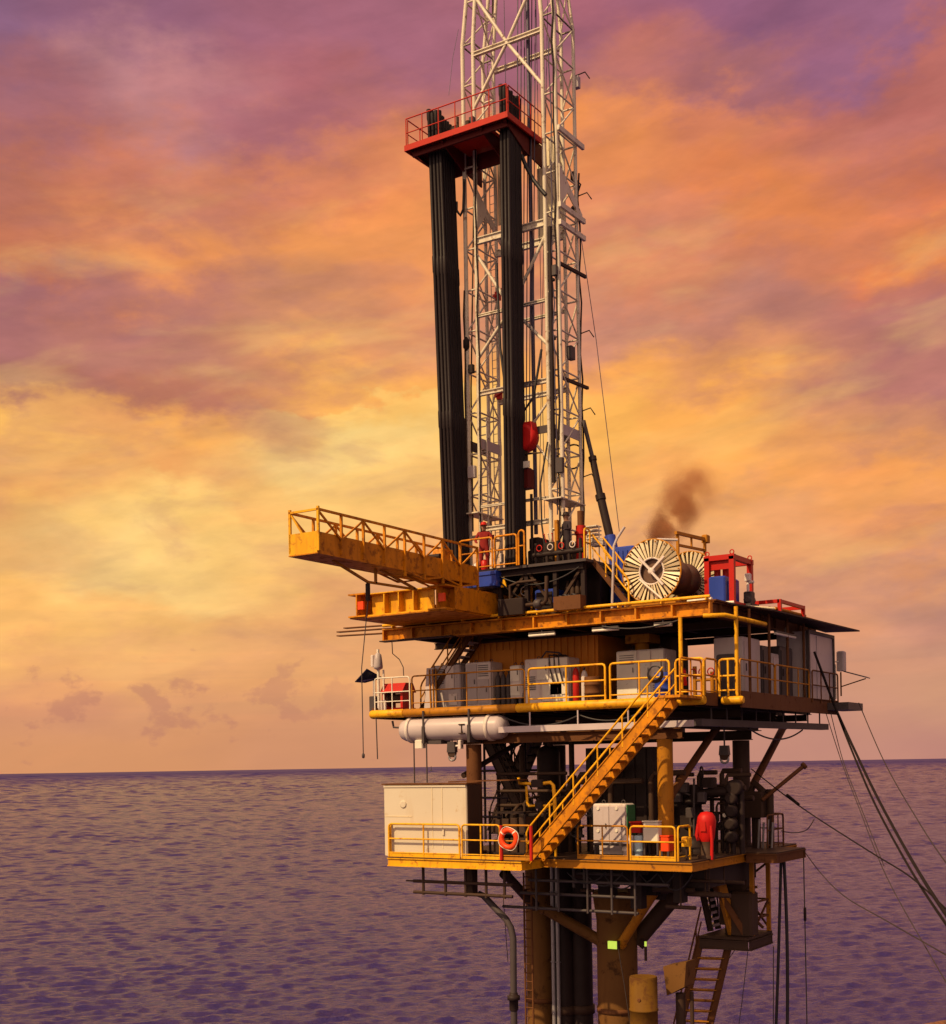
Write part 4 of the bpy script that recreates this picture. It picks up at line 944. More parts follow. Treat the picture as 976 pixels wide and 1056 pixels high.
lattice(-10.30, -9.85, yA, yB, DF, 41.6, 0, 0, 'column', 1.45)
lattice(-7.00, -6.52, yA, yB, DF, 41.6, -0.05, -0.05, 'column', 1.35)
lattice(-10.30, -9.85, yA, yB, 41.6, 47.5, 0.75, 0.45, 'upper_column', 1.45)
lattice(-7.05, -6.57, yA, yB, 41.6, 47.5, -0.55, -0.85, 'upper_column', 1.35)
def cross(z, w=0.16, h=0.22, y=yA, mat='mast', back=True):
    m = MB().ibeam((-9.80, y, z), (-7.08, y, z), w, h, 0.03, 0.03)
    if back: m.ibeam((-9.80, yB, z), (-7.08, yB, z), w, h, 0.03, 0.03)
    m.build('crossbeam', mat, t)
for z, h in ((41.15, 0.16), (34.55, 0.24), (31.9, 0.10), (29.15, 0.16), (25.15, 0.08), (24.35, 0.16)): cross(z, 0.14, h, back=z > 28)
MB().bar((-7.9, yA, 27.5), (-7.08, yA, 27.5), 0.05, 0.26).build('crossbeam', 'dgrey', t)
for zc, dn in ((41.15, 1.9), (31.9, 1.5)):
    d = MB()
    for s, x in ((-1, -9.85), (1, -7.05)):
        d.tube((-8.45, yA, zc), (x, yA, zc+2.2), 0.06, 8).tube((-8.45, yA, zc), (x, yA, zc-dn), 0.06, 8)
    d.build('diagonal', 'mast', t)
d = MB()
d.tube((-7.9, yA, 27.5), (-7.05, yA, 26.4), 0.045, 8).tube((-7.9, yA, 27.5), (-7.05, yA, 28.4), 0.045, 8)
d.build('diagonal', 'mast', t)
# grey gusset bands and the side plates that carry the board
for x in (-10.36, -7.06):
    MB().box(x, x+0.04, yA-0.06, yB+0.1, 27.25, 27.6).build('band_plate', 'dgrey', t)
    MB().box(x+0.50, x+0.54, yA-0.06, yB+0.1, 27.25, 27.6).build('band_plate', 'grey', t)
for x in (-9.80, -6.46):
    MB().prism([(x, yA-0.05, 36.4), (x, yB+0.2, 35.2), (x, yB+0.2, 34.9), (x, yA+0.5, 35.6), (x, yA-0.05, 34.9)], (0.04,0,0)).build('side_plate', 'mast', t)
for z in (37.6, 35.0, 34.4): MB().bar((-6.42, yA-0.1, z), (-6.42, yB+0.35, z), 0.10, 0.17).build('side_beam', 'mast', t)
for x, z in ((-9.84, 36.6), (-9.84, 33.2), (-7.0, 30.6)): pass
MB().box(-8.15, -7.12, yB+0.08, yB+0.11, 34.7, 38.2).box(-9.8, -9.1, yB+0.08, yB+0.11, 35.6, 37.9).build('wind_wall', 'cream', t)
l = MB()
for x in (-10.22, -9.92): l.tube((x, yB+0.2, DF), (x, yB+0.2, 44), 0.02, 6)
for k in range(70): l.tube((-10.22, yB+0.2, DF+0.3+k*0.3), (-9.92, yB+0.2, DF+0.3+k*0.3), 0.013, 5)
l.build('ladder', 'mast', t)
l = MB(); p = on(499, 500, y=1.9)
for dx in (-0.17, 0.17): l.bar((p.x+dx, 1.9, DF), (p.x+dx, 1.9, 28.4), 0.03, 0.06)
for k in range(19): l.bar((p.x-0.17, 1.9, DF+0.3+k*0.3), (p.x+0.17, 1.9, DF+0.3+k*0.3), 0.05, 0.03)
l.build('ladder', 'white', t)
s = MB(); x = on(549, 300, y=1.75).x; s.tube((x, 1.75, 24), (x, 1.75, 46), 0.07, 10)
s.build('standpipe', 'wire', t)
s = MB().tube((-6.80, yA-0.12, 25.6), (-6.80, yA-0.12, 34.3), 0.075, 10)
for z in (26.5, 28.5, 30.5, 32.5): s.bar((-6.80, yA-0.12, z), (-6.80, yA, z), 0.22, 0.08)
s.build('standpipe', 'black', t)
for (x, z) in ((-9.83, 33.0), (-9.83, 29.4)): MB().bar((x-0.15, yA+1.32, z), (x+0.55, yA+1.0, z+0.12), 0.10, 0.10).box(x-0.05, x+0.12, yB-0.12, yB+0.05, z-0.15, z+0.15).build('red_clamp', 'red', t)
for z in (33.1, 29.2): MB().bar((-6.6, yA, z), (-6.45, yB+0.45, z), 0.10, 0.10).build('rest_arm', 'dark', t)
MB().lathe((-10.30, yA-0.06, 31.0), (0,0,1), [(-0.25,0.03),(-0.12,0.12),(0.12,0.12),(0.25,0.03)], 10).build('junction', 'black', t)
h = on(590, 745/4.0, y=3.0); 
s = MB(); a = on(592, 183, y=3.1); s.cbox(a.x-0.1, a.x+0.1, a.y-0.1, a.y+0.1, a.z-0.15, a.z+0.2, 0.03).path([a, on(599, 190, y=3.1), on(594, 205, y=3.1)], 0.03, 6); a = on(593, 216, y=3.1); s.lathe(a-V((0,0.1,0)), (0,1,0), [(0,0.05),(0.02,0.13),(0.18,0.13),(0.2,0.05)], 12)
s.build('floodlight', 'black', t)
m = MB().ibeam((-9.6, yA, 47.5), (-7.6, yA, 47.5), 0.3, 0.4).ibeam((-9.6, yB, 47.5), (-7.6, yB, 47.5), 0.3, 0.4)
for k in range(4): m.lathe((-9.1+0.4*k, 2.1, 47.6), (1,0,0), [(0,0.1),(0.01,0.45),(0.06,0.40),(0.11,0.45),(0.12,0.1)], 20)
m.build('crown_block', 'mast', t)
for k in range(2):
    c = on(587, 492, y=2.6); 
m = MB(); c = on(591, 471, y=2.9); m.torus(c, (0,1,0), 0.42, 0.03, 22, 6); m.build('coiled_hose', 'black', t)

# cables, boxes and small platforms on the mast
rr_ = random.Random(3)
for k, (x, y, z0_, z1_, r_, mt) in enumerate(((-6.60, 1.42, 23.5, 45.5, 0.030, 'black'), (-6.72, 1.40, 24.5, 41.0, 0.022, 'wire'), (-9.78, 1.42, 23.2, 39.0, 0.026, 'black'), (-10.36, 1.44, 23.0, 33.0, 0.034, 'dark'), (-6.48, 2.92, 24.0, 37.0, 0.030, 'black'), (-9.9, 2.95, 24.0, 45.0, 0.024, 'dark'))):
    pts = []; z = z0_
    while z < z1_: pts.append((x+rr_.uniform(-.05,.05), y+rr_.uniform(-.03,.02), z)); z += 0.9
    MB().path(pts, r_, 6).build('cable', mt, t)
for (x, y, z, w, d_, h_, mt) in ((-6.55,1.36,25.9,0.28,0.16,0.5,'dgrey'), (-10.1,1.38,26.2,0.3,0.18,0.42,'grey'), (-6.45,2.1,29.9,0.2,0.3,0.45,'dgrey'), (-10.05,1.36,29.9,0.2,0.16,0.3,'black'), (-6.62,1.36,32.6,0.18,0.15,0.35,'dgrey'), (-9.85,1.36,38.6,0.2,0.16,0.3,'dgrey'), (-6.50,2.95,39.6,0.2,0.2,0.4,'grey')):
    MB().cbox(x-w/2, x+w/2, y-d_/2, y+d_/2, z, z+h_, 0.02).build('junction_box', mt, t)
for (x0_, x1_, z) in ((-7.1, -6.4, 25.0), (-10.4, -9.75, 24.9)):
    MB().box(x0_, x1_, yA-0.35, yB+0.05, z, z+0.04).build('service_platform', 'mast', t)
for z in (26.0, 28.3, 31.0, 35.8, 40.0):
    MB().path([(-6.5, yB+0.02, z), (-6.2, yB+0.15, z+0.1), (-6.05, yB+0.2, z-0.15)], 0.022, 6).build('lamp_arm', 'black', t)
MB().path([(-8.9, 1.30, 33.5), (-8.75, 1.22, 30.5), (-8.5, 1.2, 28.6), (-8.0, 1.22, 28.0), (-7.5, 1.3, 28.6), (-7.2, 1.38, 30.2)], 0.045, 8).build('service_hose', 'hose', t)
MB().path([(-7.0, 1.35, 27.0), (-7.25, 1.25, 25.6), (-7.2, 1.2, 24.2), (-7.0, 1.2, DF)], 0.03, 6).build('service_hose', 'hose', t)
for (x, z) in ((-8.9, 24.0), (-8.6, 23.3)): MB().lathe((x, 1.9, z-0.4), (0,0,1), [(0,0.14),(0.05,0.2),(0.5,0.2),(0.6,0.1)], 14).build('mud_bucket', 'cream', t)
# travelling block, hook, lines
BY = 1.30; bx = on(541.5, 452, y=BY); zc = bx.z
t = thing('travelling_block', 'red rounded travelling block hanging in the mast behind the straight pipe stack', 'travelling block', (bx.x, BY, zc-1.6))
MB().lathe((bx.x, BY-0.22, zc), (0,1,0), [(0,0.36),(0.03,0.46),(0.41,0.46),(0.44,0.36)], 26).prism([(bx.x-0.45,BY-0.19,zc), (bx.x-0.36,BY-0.19,zc+0.5), (bx.x+0.36,BY-0.19,zc+0.5), (bx.x+0.45,BY-0.19,zc)], (0,0.38,0)).build('body', 'brightred', t)
MB().tube((bx.x, BY, zc-0.95), (bx.x, BY, zc-0.38), 0.10, 12).tube((bx.x-0.1, BY-0.1, zc-0.55), (bx.x+0.75, BY-0.1, zc-0.62), 0.05, 8, 0.02).build('hook', 'dark', t)
MB().cbox(bx.x-0.28, bx.x+0.28, BY-0.2, BY+0.2, zc-1.75, zc-1.05, 0.08).build('swivel', 'maroon', t)
MB().box(bx.x+0.02, bx.x+0.3, BY-0.27, BY-0.2, zc-1.08, zc-0.86).build('swivel_plate', 'white', t)
MB().tube((bx.x+0.22, BY, DF+0.3), (bx.x+0.22, BY, zc-1.95), 0.05, 8).tube((bx.x-0.2, BY, DF+0.3), (bx.x-0.2, BY, zc-1.95), 0.05, 8).build('link', 'black', t)
for k in range(6):
    x = bx.x-0.32+0.128*k; line('drilling_line', [(x, BY, zc+0.45), (x+0.02*(k-2.5), 2.1, 47.4)], 0.02, 'wire', 'thin wire line running straight up the middle of the mast', 'wire line', 'drilling lines in the mast')
for u0, u1, lab in ((553, 562, 'slack wire nearest the right mast column'), (520, 531, 'thin wire between the two black pipe stacks'), (565, 556, 'thin wire crossing the lower mast behind the red block')):
    line('tugger_line', [on(u0, 0, y=2.4), on((u0+u1)/2, 280, y=2.4), on(u1, 540, y=2.4)], 0.013, 'wire', lab, 'wire line')
line('rotary_hose', [on(538, 160, y=1.35), on(543, 172, y=1.35), on(550, 185, y=1.38), on(557, 194, y=1.4), on(563, 201, y=1.42)], 0.07, 'hose', 'thick black hose curving from below the red board to the mast', 'hose', n=8)
line('loop_hose', [on(471, 208, y=1.3), on(471, 217, y=1.3), on(475, 222, y=1.3), on(478, 216, y=1.35), on(479, 185, y=1.4)], 0.05, 'hose', 'short black hose loop beside the leaning pipe stack', 'hose', n=8)
line('guy_wire', [on(597, 228, y=2.9), on(615, 350, y=2.9), on(639, 548, y=2.9)], 0.014, 'wire', 'guy wire running down the right side of the mast to the blue housing', 'wire line')
line('guy_wire', [on(473, 30, y=1.2), on(467, 60, y=0.8), on(463, 98, y=0.4)], 0.009, 'wire', 'very thin wire running up from the red board left of the mast', 'wire line')
line('guy_wire', [on(489, 200, y=2.9), on(486, 400, y=2.0), on(488, 548, y=1.3)], 0.03, 'dark', 'dark vertical hose beside the left mast column', 'hose')

# ------------------------------------------------------------------ red board and the racked pipe
bz = 37.72
x0, x1, y0, y1 = -11.75, -7.6, 0.0, 2.35
t = thing('monkey_board', 'red racking board with railings high on the mast', 'racking board', ((x0+x1)/2, 1.2, bz))
holes = ((-11.25, -10.45, 0.35, 1.45), (-8.55, -7.85, 0.30, 1.35))
m = MB()
m.box(x0, x1, y0, 0.30, bz+0.04, bz+0.09); m.box(x0, x1, 1.45, y1, bz+0.04, bz+0.09)
m.box(x0, -11.25, 0.301, 1.449, bz+0.04, bz+0.09); m.box(-10.45, -8.55, 0.301, 1.449, bz+0.04, bz+0.09); m.box(-7.85, x1, 0.301, 1.449, bz+0.04, bz+0.09)
m.build('floor', 'board', t)
m = MB().bar((x0, y0-0.03, bz+0.05), (x1, y0-0.03, bz+0.05), 0.05, 0.20).bar((x1+0.03, y0-0.05, bz+0.05), (x1+0.03, y1, bz+0.05), 0.05, 0.20).bar((x0-0.03, y0-0.05, bz+0.05), (x0-0.03, y1, bz+0.05), 0.05, 0.20)
m.build('edge_beam', 'board', t)
m = MB()
m.prism([(x0+0.05, 0.1, bz+0.03), (x0+0.05, y1-0.1, bz+0.03), (-11.3, y1-0.2, bz-0.55), (-11.3, 0.25, bz-0.42)], (0.04,0,0))
for x in (-10.3, -8.7, -7.75): m.prism([(x, 0.05, bz-0.1), (x, 0.05, bz+0.03), (x, 2.6, bz+0.03), (x, 2.6, bz-0.75), (x, 1.3, bz-0.6)], (0.05,0,0))
m.bar((-11.3, 1.7, bz-0.3), (-7.7, 1.7, bz-0.3), 0.10, 0.55).bar((-11.6, 0.2, bz-0.12), (-7.7, 0.2, bz-0.12), 0.08, 0.22)
m.build('bracket', 'maroon', t)  # underside brackets darker than the board: their shade is put into the colour
f = MB()
for k in range(5): f.bar((-11.2+0.18*k, 0.32, bz+0.16), (-11.2+0.18*k, 1.5, bz+0.16), 0.04, 0.06); f.bar((-8.52+0.16*k, 0.28, bz+0.16), (-8.52+0.16*k, 1.4, bz+0.16), 0.04, 0.06)
f.build('finger', 'dark', t)
hh = 1.0
def brail(p, q, n):
    p, q = V(p), V(q); u = V((0,0,1)); mm = MB()
    mm.tube(p+u*hh, q+u*hh, 0.022, 6).tube(p+u*hh*0.5, q+u*hh*0.5, 0.018, 6); mm.build('rail', 'board', t)
    for k in range(n+1): m_ = p.lerp(q, k/n); MB().tube(m_, m_+u*hh, 0.022, 6).build('post', 'board', t)
z = bz+0.09
brail((x0, y0, z), (x1, y0, z), 6); brail((x1, y0+0.1, z), (x1, y1, z), 3); brail((x0, y0+0.1, z), (x0, y1, z), 3)
g_ = MB().tube((-9.9, 0.5, z), (-9.9, 0.5, z+0.75), 0.05, 8).tube((-9.6, 0.7, z), (-9.6, 0.7, z+0.6), 0.09, 10).box(-10.2, -9.95, 0.5, 0.8, z, z+0.5)
g_.build('tugger_gear', 'dark', t)

def pipe_mesh():
    L_ = 1.0; m = MB()
    return m
def pipe_stand(base, top):
    base, top = V(base), V(top); d = top-base; Ln = d.length; r = 0.066
    prof = [(0, 0.03), (0.02, 0.08), (0.35, 0.083), (0.45, r)]
    for f_ in (1/3, 2/3): c = Ln*f_; prof += [(c-0.32, r), (c-0.26, 0.083), (c+0.26, 0.083), (c+0.32, r)]
    prof += [(Ln-0.4, r), (Ln-0.33, 0.085), (Ln, 0.085)]
    m = MB(); m.lathe(base, d, prof, 10); return m
def stack(bx0, by0, tx0, ty0, nx, ny, px_, py_, ztop, slope, label, grp):
    for i in range(nx):
        for j in range(ny):
            b_ = V((bx0+i*px_+random.uniform(-.012,.012), by0+j*py_+random.uniform(-.012,.012), DF+0.02)); zt_ = ztop - slope*(i/(nx-1)*0.6 + j/(ny-1)*0.4) - random.random()*0.22
            f_ = (zt_-DF)/(37.5-DF); tp = V((b_.x+(tx0-bx0)*f_, b_.y+(ty0-by0)*f_, zt_))
            tag(pipe_stand(b_, tp).build('drill_pipe', 'pipeblk'), label, 'drill pipe', grp)
lb = on(459.5, 548, y=0.50); lt = on(442.5, 165, y=0.50)
stack(lb.x+0.02, 0.5, lt.x+0.08, 0.5, 4, 6, 0.146, 0.150, 39.30, 0.50, 'black drill pipe in the leaning stack that stands behind the yellow catwalk', 'drill pipes in the leaning stack')
rb = on(521.5, 555, y=0.45); rt = on(516, 165, y=0.45)
stack(rb.x+0.04, 0.45, rt.x+0.06, 0.45, 3, 6, 0.146, 0.142, 39.30, 0.45, 'black drill pipe in the upright stack that stands in front of the red block', 'drill pipes in the straight stack')
tag(MB().box(lb.x-0.15, lb.x+0.75, 0.35, 1.4, DF+0.001, DF+0.02).build('setback_mat', 'dark'), 'dark mat under the foot of the leaning pipe stack', 'mat')

# ------------------------------------------------------------------ cable reel and things on the right of the roof deck
rc = on(672, 588, y=0.95); R_ = 1.02; rx, rz = rc.x, RT+0.10+R_
t = thing('cable_reel', 'big cable reel with pale slatted round ends on the roof deck', 'cable reel', (rx, 2.3, RT))
def flange(y, rot):
    m = MB(); n = 36
    for k in range(n):
        a = 2*math.pi*(k+rot)/n; ca, sa = math.cos(a), math.sin(a)
        pts = []
        for r_, hw in ((0.42, 0.020), (1.0, 0.056)):
            for s_ in (-1, 1): pts.append((rx + r_*R_*ca - s_*hw*sa, y, rz + r_*R_*sa + s_*hw*ca))
        tw = random.uniform(-0.035, 0.035)
        q0, q1, q2, q3 = V(pts[0]), V(pts[1]), V(pts[3]), V(pts[2]); q0.y -= tw*0.6; q3.y -= tw; q1.y += tw*0.6; q2.y += tw
        m.prism([q0, q1, q2, q3], (0, 0.04, 0))
    m.build('slats', 'cream', t)
    m = MB()
    m.lathe((rx, y+0.055, rz), (0,1,0), [(0, R_*0.38), (0, R_*1.0), (0.035, R_*1.0), (0.035, R_*0.38)], 40, True)
    m.build('disc', 'dark', t)
    m = MB(); m.torus((rx, y+0.02, rz), (0,1,0), R_*1.0, 0.030, 48, 6)
    for k in range(18): a = 2*math.pi*k/18; m.tube((rx+R_*0.93*math.cos(a), y-0.05, rz+R_*0.93*math.sin(a)), (rx+R_*0.93*math.cos(a), y, rz+R_*0.93*math.sin(a)), 0.022, 6)
    m.build('rim', 'yrust', t)
    m = MB()
    m.torus((rx, y+0.03, rz), (0,1,0), R_*0.42, 0.035, 28, 6)
    for a in (0.75, 2.3, -0.85):
        m.bar((rx-0.02*math.cos(a), y-0.01, rz), (rx+R_*0.62*math.cos(a), y-0.02, rz+R_*0.62*math.sin(a)), 0.07, 0.09, (0,1,0))
    m.lathe((rx, y-0.06, rz), (0,1,0), [(0,0.05),(0.02,0.11),(0.12,0.11)], 14)
    m.build('hub', 'lgrey', t)
flange(0.95, 0.0); flange(3.95, 0.4)
prof = []
for k in range(27):
    y = 1.09 + k*0.106; prof += [(y-1.05, 0.48+0.03*math.sin(k*0.9)), (y-1.05+0.053, 0.52+0.05*math.sin(k*0.9))]
MB().lathe((rx, 1.05, rz), (0,1,0), prof, 30).build('wound_cable', 'drum', t)
m = MB()
for y in (0.82, 4.10):
    m.bar((rx+0.1, y+(0.5 if y < 2 else -0.5), RT+0.02), (rx, y+(0.35 if y < 2 else -0.35), rz), 0.12, 0.09, (0,1,0)).bar((rx-0.9, y, RT+0.06), (rx+0.9, y, RT+0.06), 0.1, 0.1)
m.bar((rx+0.72, 0.85, RT+0.08), (rx+0.72, 4.05, RT+0.08), 0.1, 0.1)
m.build('stand', 'yrust', t)
MB().tube((rx-0.35, 0.74, rz-0.25), (rx+0.45, 0.74, rz-0.95), 0.035, 8).build('crank_rod', 'white', t)
MB().path([(rx-1.05, 1.2, rz+0.3), (rx-0.7, 1.3, rz+0.88), (rx, 1.5, rz+1.1), (rx+0.6, 1.7, rz+1.04)], 0.045, 6).path([(rx-1.3, 0.7, RT), (rx-1.2, 0.7, rz+0.9), (rx-1.1, 0.75, rz+1.15), (rx-0.85, 0.8, rz+1.5)], 0.045, 8).build('guide_pipe', 'grey', t)
t = thing('yellow_gantry', 'small yellow brown gantry standing behind the cable reel', 'gantry', (rx+0.4, 4.5, RT))
ga, gb = on(699, 550, y=4.0), on(727, 556, y=6.0)
MB().bar((ga.x, ga.y, RT), ga, 0.09, 0.09).build('post', 'yrust', t); MB().bar((gb.x, gb.y, RT), gb, 0.09, 0.09).build('post', 'yrust', t)
m = MB().bar(ga+V((0,-0.15,0)), gb+V((0,0.15,0)), 0.10, 0.11).bar(ga-V((0,0,0.4)), gb-V((0,0,0.4)), 0.08, 0.08).bar(ga.lerp(gb,0.5), ga.lerp(gb,0.5)-V((0,0,0.4)), 0.06, 0.06).cbox(gb.x-0.11, gb.x+0.11, gb.y-0.05, gb.y+0.25, gb.z-0.12, gb.z+0.16, 0.03)
m.build('top_beam', 'yrust', t)
t = thing('blue_housing', 'tall blue machine housing between the drill floor and the cable reel', 'housing', (-4.9, 3.2, RT))
MB().cbox(-5.3, -4.35, 2.4, 4.0, RT+0.01, 23.35, 0.05).build('body', 'blue', t)
MB().box(-4.34, -4.31, 2.6, 3.8, RT+0.3, 23.0).build('side_hatch', 'blue', t)
m = MB()
for k in range(5): m.box(-5.15+0.17*k, -5.08+0.17*k, 2.36, 2.399, RT+0.2, 23.2)
m.build('rib', 'blue', t)
# red lifting frame
fx0, fx1, fy0, fy1, fz = -1.96, -1.10, 3.0, 4.6, 22.72
t = thing('lifting_frame', 'red open lifting frame with a blue tank in it, right of the cable reel', 'frame', ((fx0+fx1)/2, 3.9, RT))
for x in (fx0, fx1):
    for y in (fy0, fy1): MB().bar((x, y, RT+0.01), (x, y, fz), 0.17, 0.17).build('post', 'red', t)
m = MB()
for z in (fz-0.02,): m.bar((fx0-0.1, fy0, z), (fx1+0.1, fy0, z), 0.17, 0.17).bar((fx0-0.1, fy1, z), (fx1+0.1, fy1, z), 0.17, 0.17).bar((fx0, fy0+0.09, z), (fx0, fy1-0.09, z), 0.16, 0.16).bar((fx1, fy0+0.09, z), (fx1, fy1-0.09, z), 0.16, 0.16)
m.box(fx0, fx1, fy0+0.02, fy0+0.06, fz-0.40, fz-0.09)
m.build('top_frame', 'red', t)
for x in (fx0, fx1): MB().bar((x, fy0+0.09, RT+0.12), (x, fy1-0.09, RT+0.12), 0.14, 0.16).build('base_beam', 'red', t)
m = MB()
for x in (fx0, fx1):
    for y in (fy0, fy1): m.torus((x, y, fz+0.14), (0,1,0), 0.07, 0.02, 10, 5)
m.build('lug', 'red', t)
t = thing('blue_tank', 'dark blue tank inside the red lifting frame', 'tank', (-1.62, 3.4, RT+0.02))
MB().cbox(-1.92, -1.32, 3.0-0.1, 4.2, RT+0.02, 22.1, 0.05).build('tank', 'blue', t)
MB().box(-1.319, -1.29, 3.15, 4.05, RT+0.25, 21.95).build('side_plate', 'blue', t)
for k in range(2): MB().tube((-1.78+0.3*k, 3.4, 22.1), (-1.78+0.3*k, 3.4, 22.42), 0.11, 12).build('cap', 'red', t)
t = thing('small_pump', 'small dark pump with pale fittings beside the blue tank', 'pump', (-1.0, 4.3, RT))
MB().lathe((-1.0, 4.0, RT+0.35), (0,1,0), [(0,0.08),(0.05,0.14),(0.45,0.14),(0.5,0.09),(0.6,0.09)], 14).cbox(-1.14,-0.86,4.05,4.4,RT+0.2,RT+0.62,0.03).box(-1.2, -0.8, 3.95, 4.6, RT, RT+0.2).build('body', 'dgrey', t)
MB().tube((-0.95, 4.0, RT+0.6), (-0.95, 4.0, RT+1.1), 0.05, 8).tube((-0.95, 4.0, RT+0.9), (-0.75, 4.0, RT+0.9), 0.05, 8).cbox(-1.05,-0.85,3.9,4.1,RT+0.95,RT+1.2,0.03).build('fitting', 'lgrey', t)
t = thing('low_red_skid', 'low dark red skid with pipes at the right end of the roof', 'skid', (-0.6, 6.9, RT))
m = MB()
for y in (5.2, 7.6): m.bar((-1.3, y, RT+0.35), (-0.3, y, RT+0.35), 0.12, 0.12).bar((-0.3, y, RT), (-0.3, y, RT+0.41), 0.12, 0.12).bar((-1.3, y, RT), (-1.3, y, RT+0.41), 0.12, 0.12)
m.bar((-0.3, 5.26, RT+0.35), (-0.3, 7.54, RT+0.35), 0.11, 0.11)
m.build('frame', 'red', t)
m = MB()
for k in range(5): m.tube((-1.2+0.2*k, 5.0, RT+0.10+0.03*(k % 2)), (-1.25+0.22*k, 8.0, RT+0.10), 0.055, 8)
m.build('pipe', 'yrust', t)
for k, (p, q, mt) in enumerate((((-1.9, 1.2, 21.12), (-1.0, 1.0, 21.12), 'white'), ((-1.7, 2.2, 21.12), (-0.78, 2.3, 21.12), 'white'), ((-1.2, 3.3, 21.13), (-0.2, 4.4, 21.06), 'cream'), ((-0.7, 7.6, 21.2), (-0.2, 9.8, 21.02), 'yrust'))):
    tag(MB().tube(p, q, 0.05, 8).build('loose_pipe', mt), ('pale pipe lying on the roof just right of the cable reel', 'pale pipe lying on the roof in front of the red lifting frame', 'cream pipe lying on the roof between the red frame and the low red skid', 'rusty pipe lying on the roof edge beyond the low red skid')[k], 'pipe', 'loose pipes on the roof')

# ------------------------------------------------------------------ smaller gear
def bottle(x, y, z, h, r, mat, label, grp=None):
    t = thing('gas_bottle', label, 'gas bottle', (x, y, z), grp)
    MB().lathe((x, y, z), (0,0,1), [(0,r*0.9),(0.03,r),(h*0.82,r),(h*0.9,r*0.7),(h*0.94,r*0.35)], 14).build('cylinder', mat, t)
    MB().lathe((x, y, z+h*0.94), (0,0,1), [(0,0.03),(0.06,0.03),(0.065,0.05),(0.1,0.05)], 8).build('valve', 'dgrey', t)
for k in range(4):
    bottle(-9.45+0.22*k, 1.85, MD, 1.25, 0.095, 'dgrey', 'dark gas bottle in the row of four between the grey cabinets', 'dark gas bottles on the upper deck')
bottle(-6.25, 1.7, MD, 1.3, 0.11, 'red', 'red gas bottle at the right end of the pale covered machine')
bottle(-5.95, 1.75, MD, 1.2, 0.11, 'lgrey', 'pale gas bottle next to the red one right of the covered machine')
def drum(x, y, z, mat, label, r=0.28, h=0.85):
    t = thing('oil_drum', label, 'drum', (x, y, z))
    MB().lathe((x, y, z), (0,0,1), [(0,r),(0.28,r),(0.29,r*1.04),(0.32,r*1.04),(0.33,r),(0.56,r),(0.57,r*1.04),(0.60,r*1.04),(0.61,r),(h-0.02,r),(h,r*0.96),(h,r*0.9),(h-0.02,r*0.88)], 20).build('barrel', mat, t)
    MB().lathe((x+r*0.5, y, z+h-0.02), (0,0,1), [(0,0.04),(0.03,0.04)], 8).build('bung', 'dgrey', t)
drum(-2.75, 1.1, MD, 'blue', 'blue drum behind the bright rail left of the stair head')
drum(-5.35, 1.2, MD, 'brown', 'rusty brown drum behind the bright rail right of the covered machine')
drum(-6.55, 0.2, LD, 'black', 'black drum on the lower deck behind the life ring')
t = thing('filler_rack', 'black battery rack added to darken the lower deck between the cream tank and the life ring', 'rack', (-7.4, -0.6, LD))  # made-up dark gear, added to darken the sunlit deck behind the rail
m = MB()
for (x, y) in ((-8.1,-1.0),(-6.75,-1.0),(-8.1,-0.1),(-6.75,-0.1)): m.box(x-0.03, x+0.03, y-0.03, y+0.03, LD, LD+1.5)
for z in (0.1, 0.75, 1.42): m.box(-8.13, -6.72, -1.03, -0.07, LD+z, LD+z+0.05)
m.build('frame', 'black', t)
for k in range(4):
    for z in (0.15, 0.80): MB().cbox(-8.03+0.33*k, -7.76+0.33*k, -0.92, -0.2, LD+z, LD+z+0.42+0.03*k, 0.02).build('filler', 'dark', t)
t = thing('coiled_hose', 'black coiled hose hung on the bright rail left of the stair head', 'hose', (-2.5, -0.05, MD+0.4))
m = MB()
for k in range(5): m.torus((-2.5+0.012*k, -0.03-0.03*k, MD+0.72+0.01*k), (0,1,0), 0.26-0.012*k, 0.022, 20, 6)
m.build('coil', 'hose', t)
t = thing('fire_extinguisher', 'red fire extinguisher on the post at the deck corner', 'fire extinguisher', (-1.72, 0.42, MD+0.3))
MB().lathe((-1.72, 0.42, MD+0.35), (0,0,1), [(0,0.08),(0.02,0.09),(0.42,0.09),(0.5,0.04),(0.54,0.04)], 14).build('cylinder', 'brightred', t)
MB().path([(-1.72,0.40,MD+0.88),(-1.62,0.36,MD+0.85),(-1.60,0.34,MD+0.5)], 0.015, 6).bar((-1.78,0.42,MD+0.9),(-1.64,0.42,MD+0.93),0.03,0.02).build('hose', 'black', t)
# cables slung below the decks and over the drill floor front
for k, (p, q, sg_, mt, lab) in enumerate((
    ((-8.0, -0.05, 17.6), (-5.2, -0.05, 17.6), 0.30, 'hose', 'black cable sagging below the upper deck above the yellow pipe loop'),
    ((-5.2, -0.05, 17.6), (-3.0, -0.05, 17.6), 0.22, 'hose', 'black cable sagging below the upper deck behind the upper part of the yellow stairs'),
    ((-8.5, 0.3, 22.5), (-5.3, 0.3, 22.45), 0.45, 'hose', 'black hose sagging across the front of the drill floor'),
    ((-8.4, 0.28, 22.3), (-6.4, 0.28, 21.3), 0.25, 'rope', 'thin dark cable slanting over the front of the drill floor'),
    ((-1.0, 4.0, 17.1), (-0.7, 8.5, 17.1), 0.35, 'hose', 'black cable sagging below the right side walkway'),
    ((-4.5, 0.3, 20.45), (-1.8, 0.3, 20.45), 0.16, 'hose', 'thin cable sagging below the roof edge left of the deck corner post'))):
    line('slung_cable', sagged(p, q, sg_), 0.03, mt, lab, 'cable')
t = thing('floor_pump', 'dark pump set with pipes in front of the drill floor base', 'pump', (-7.6, 0.2, RT))
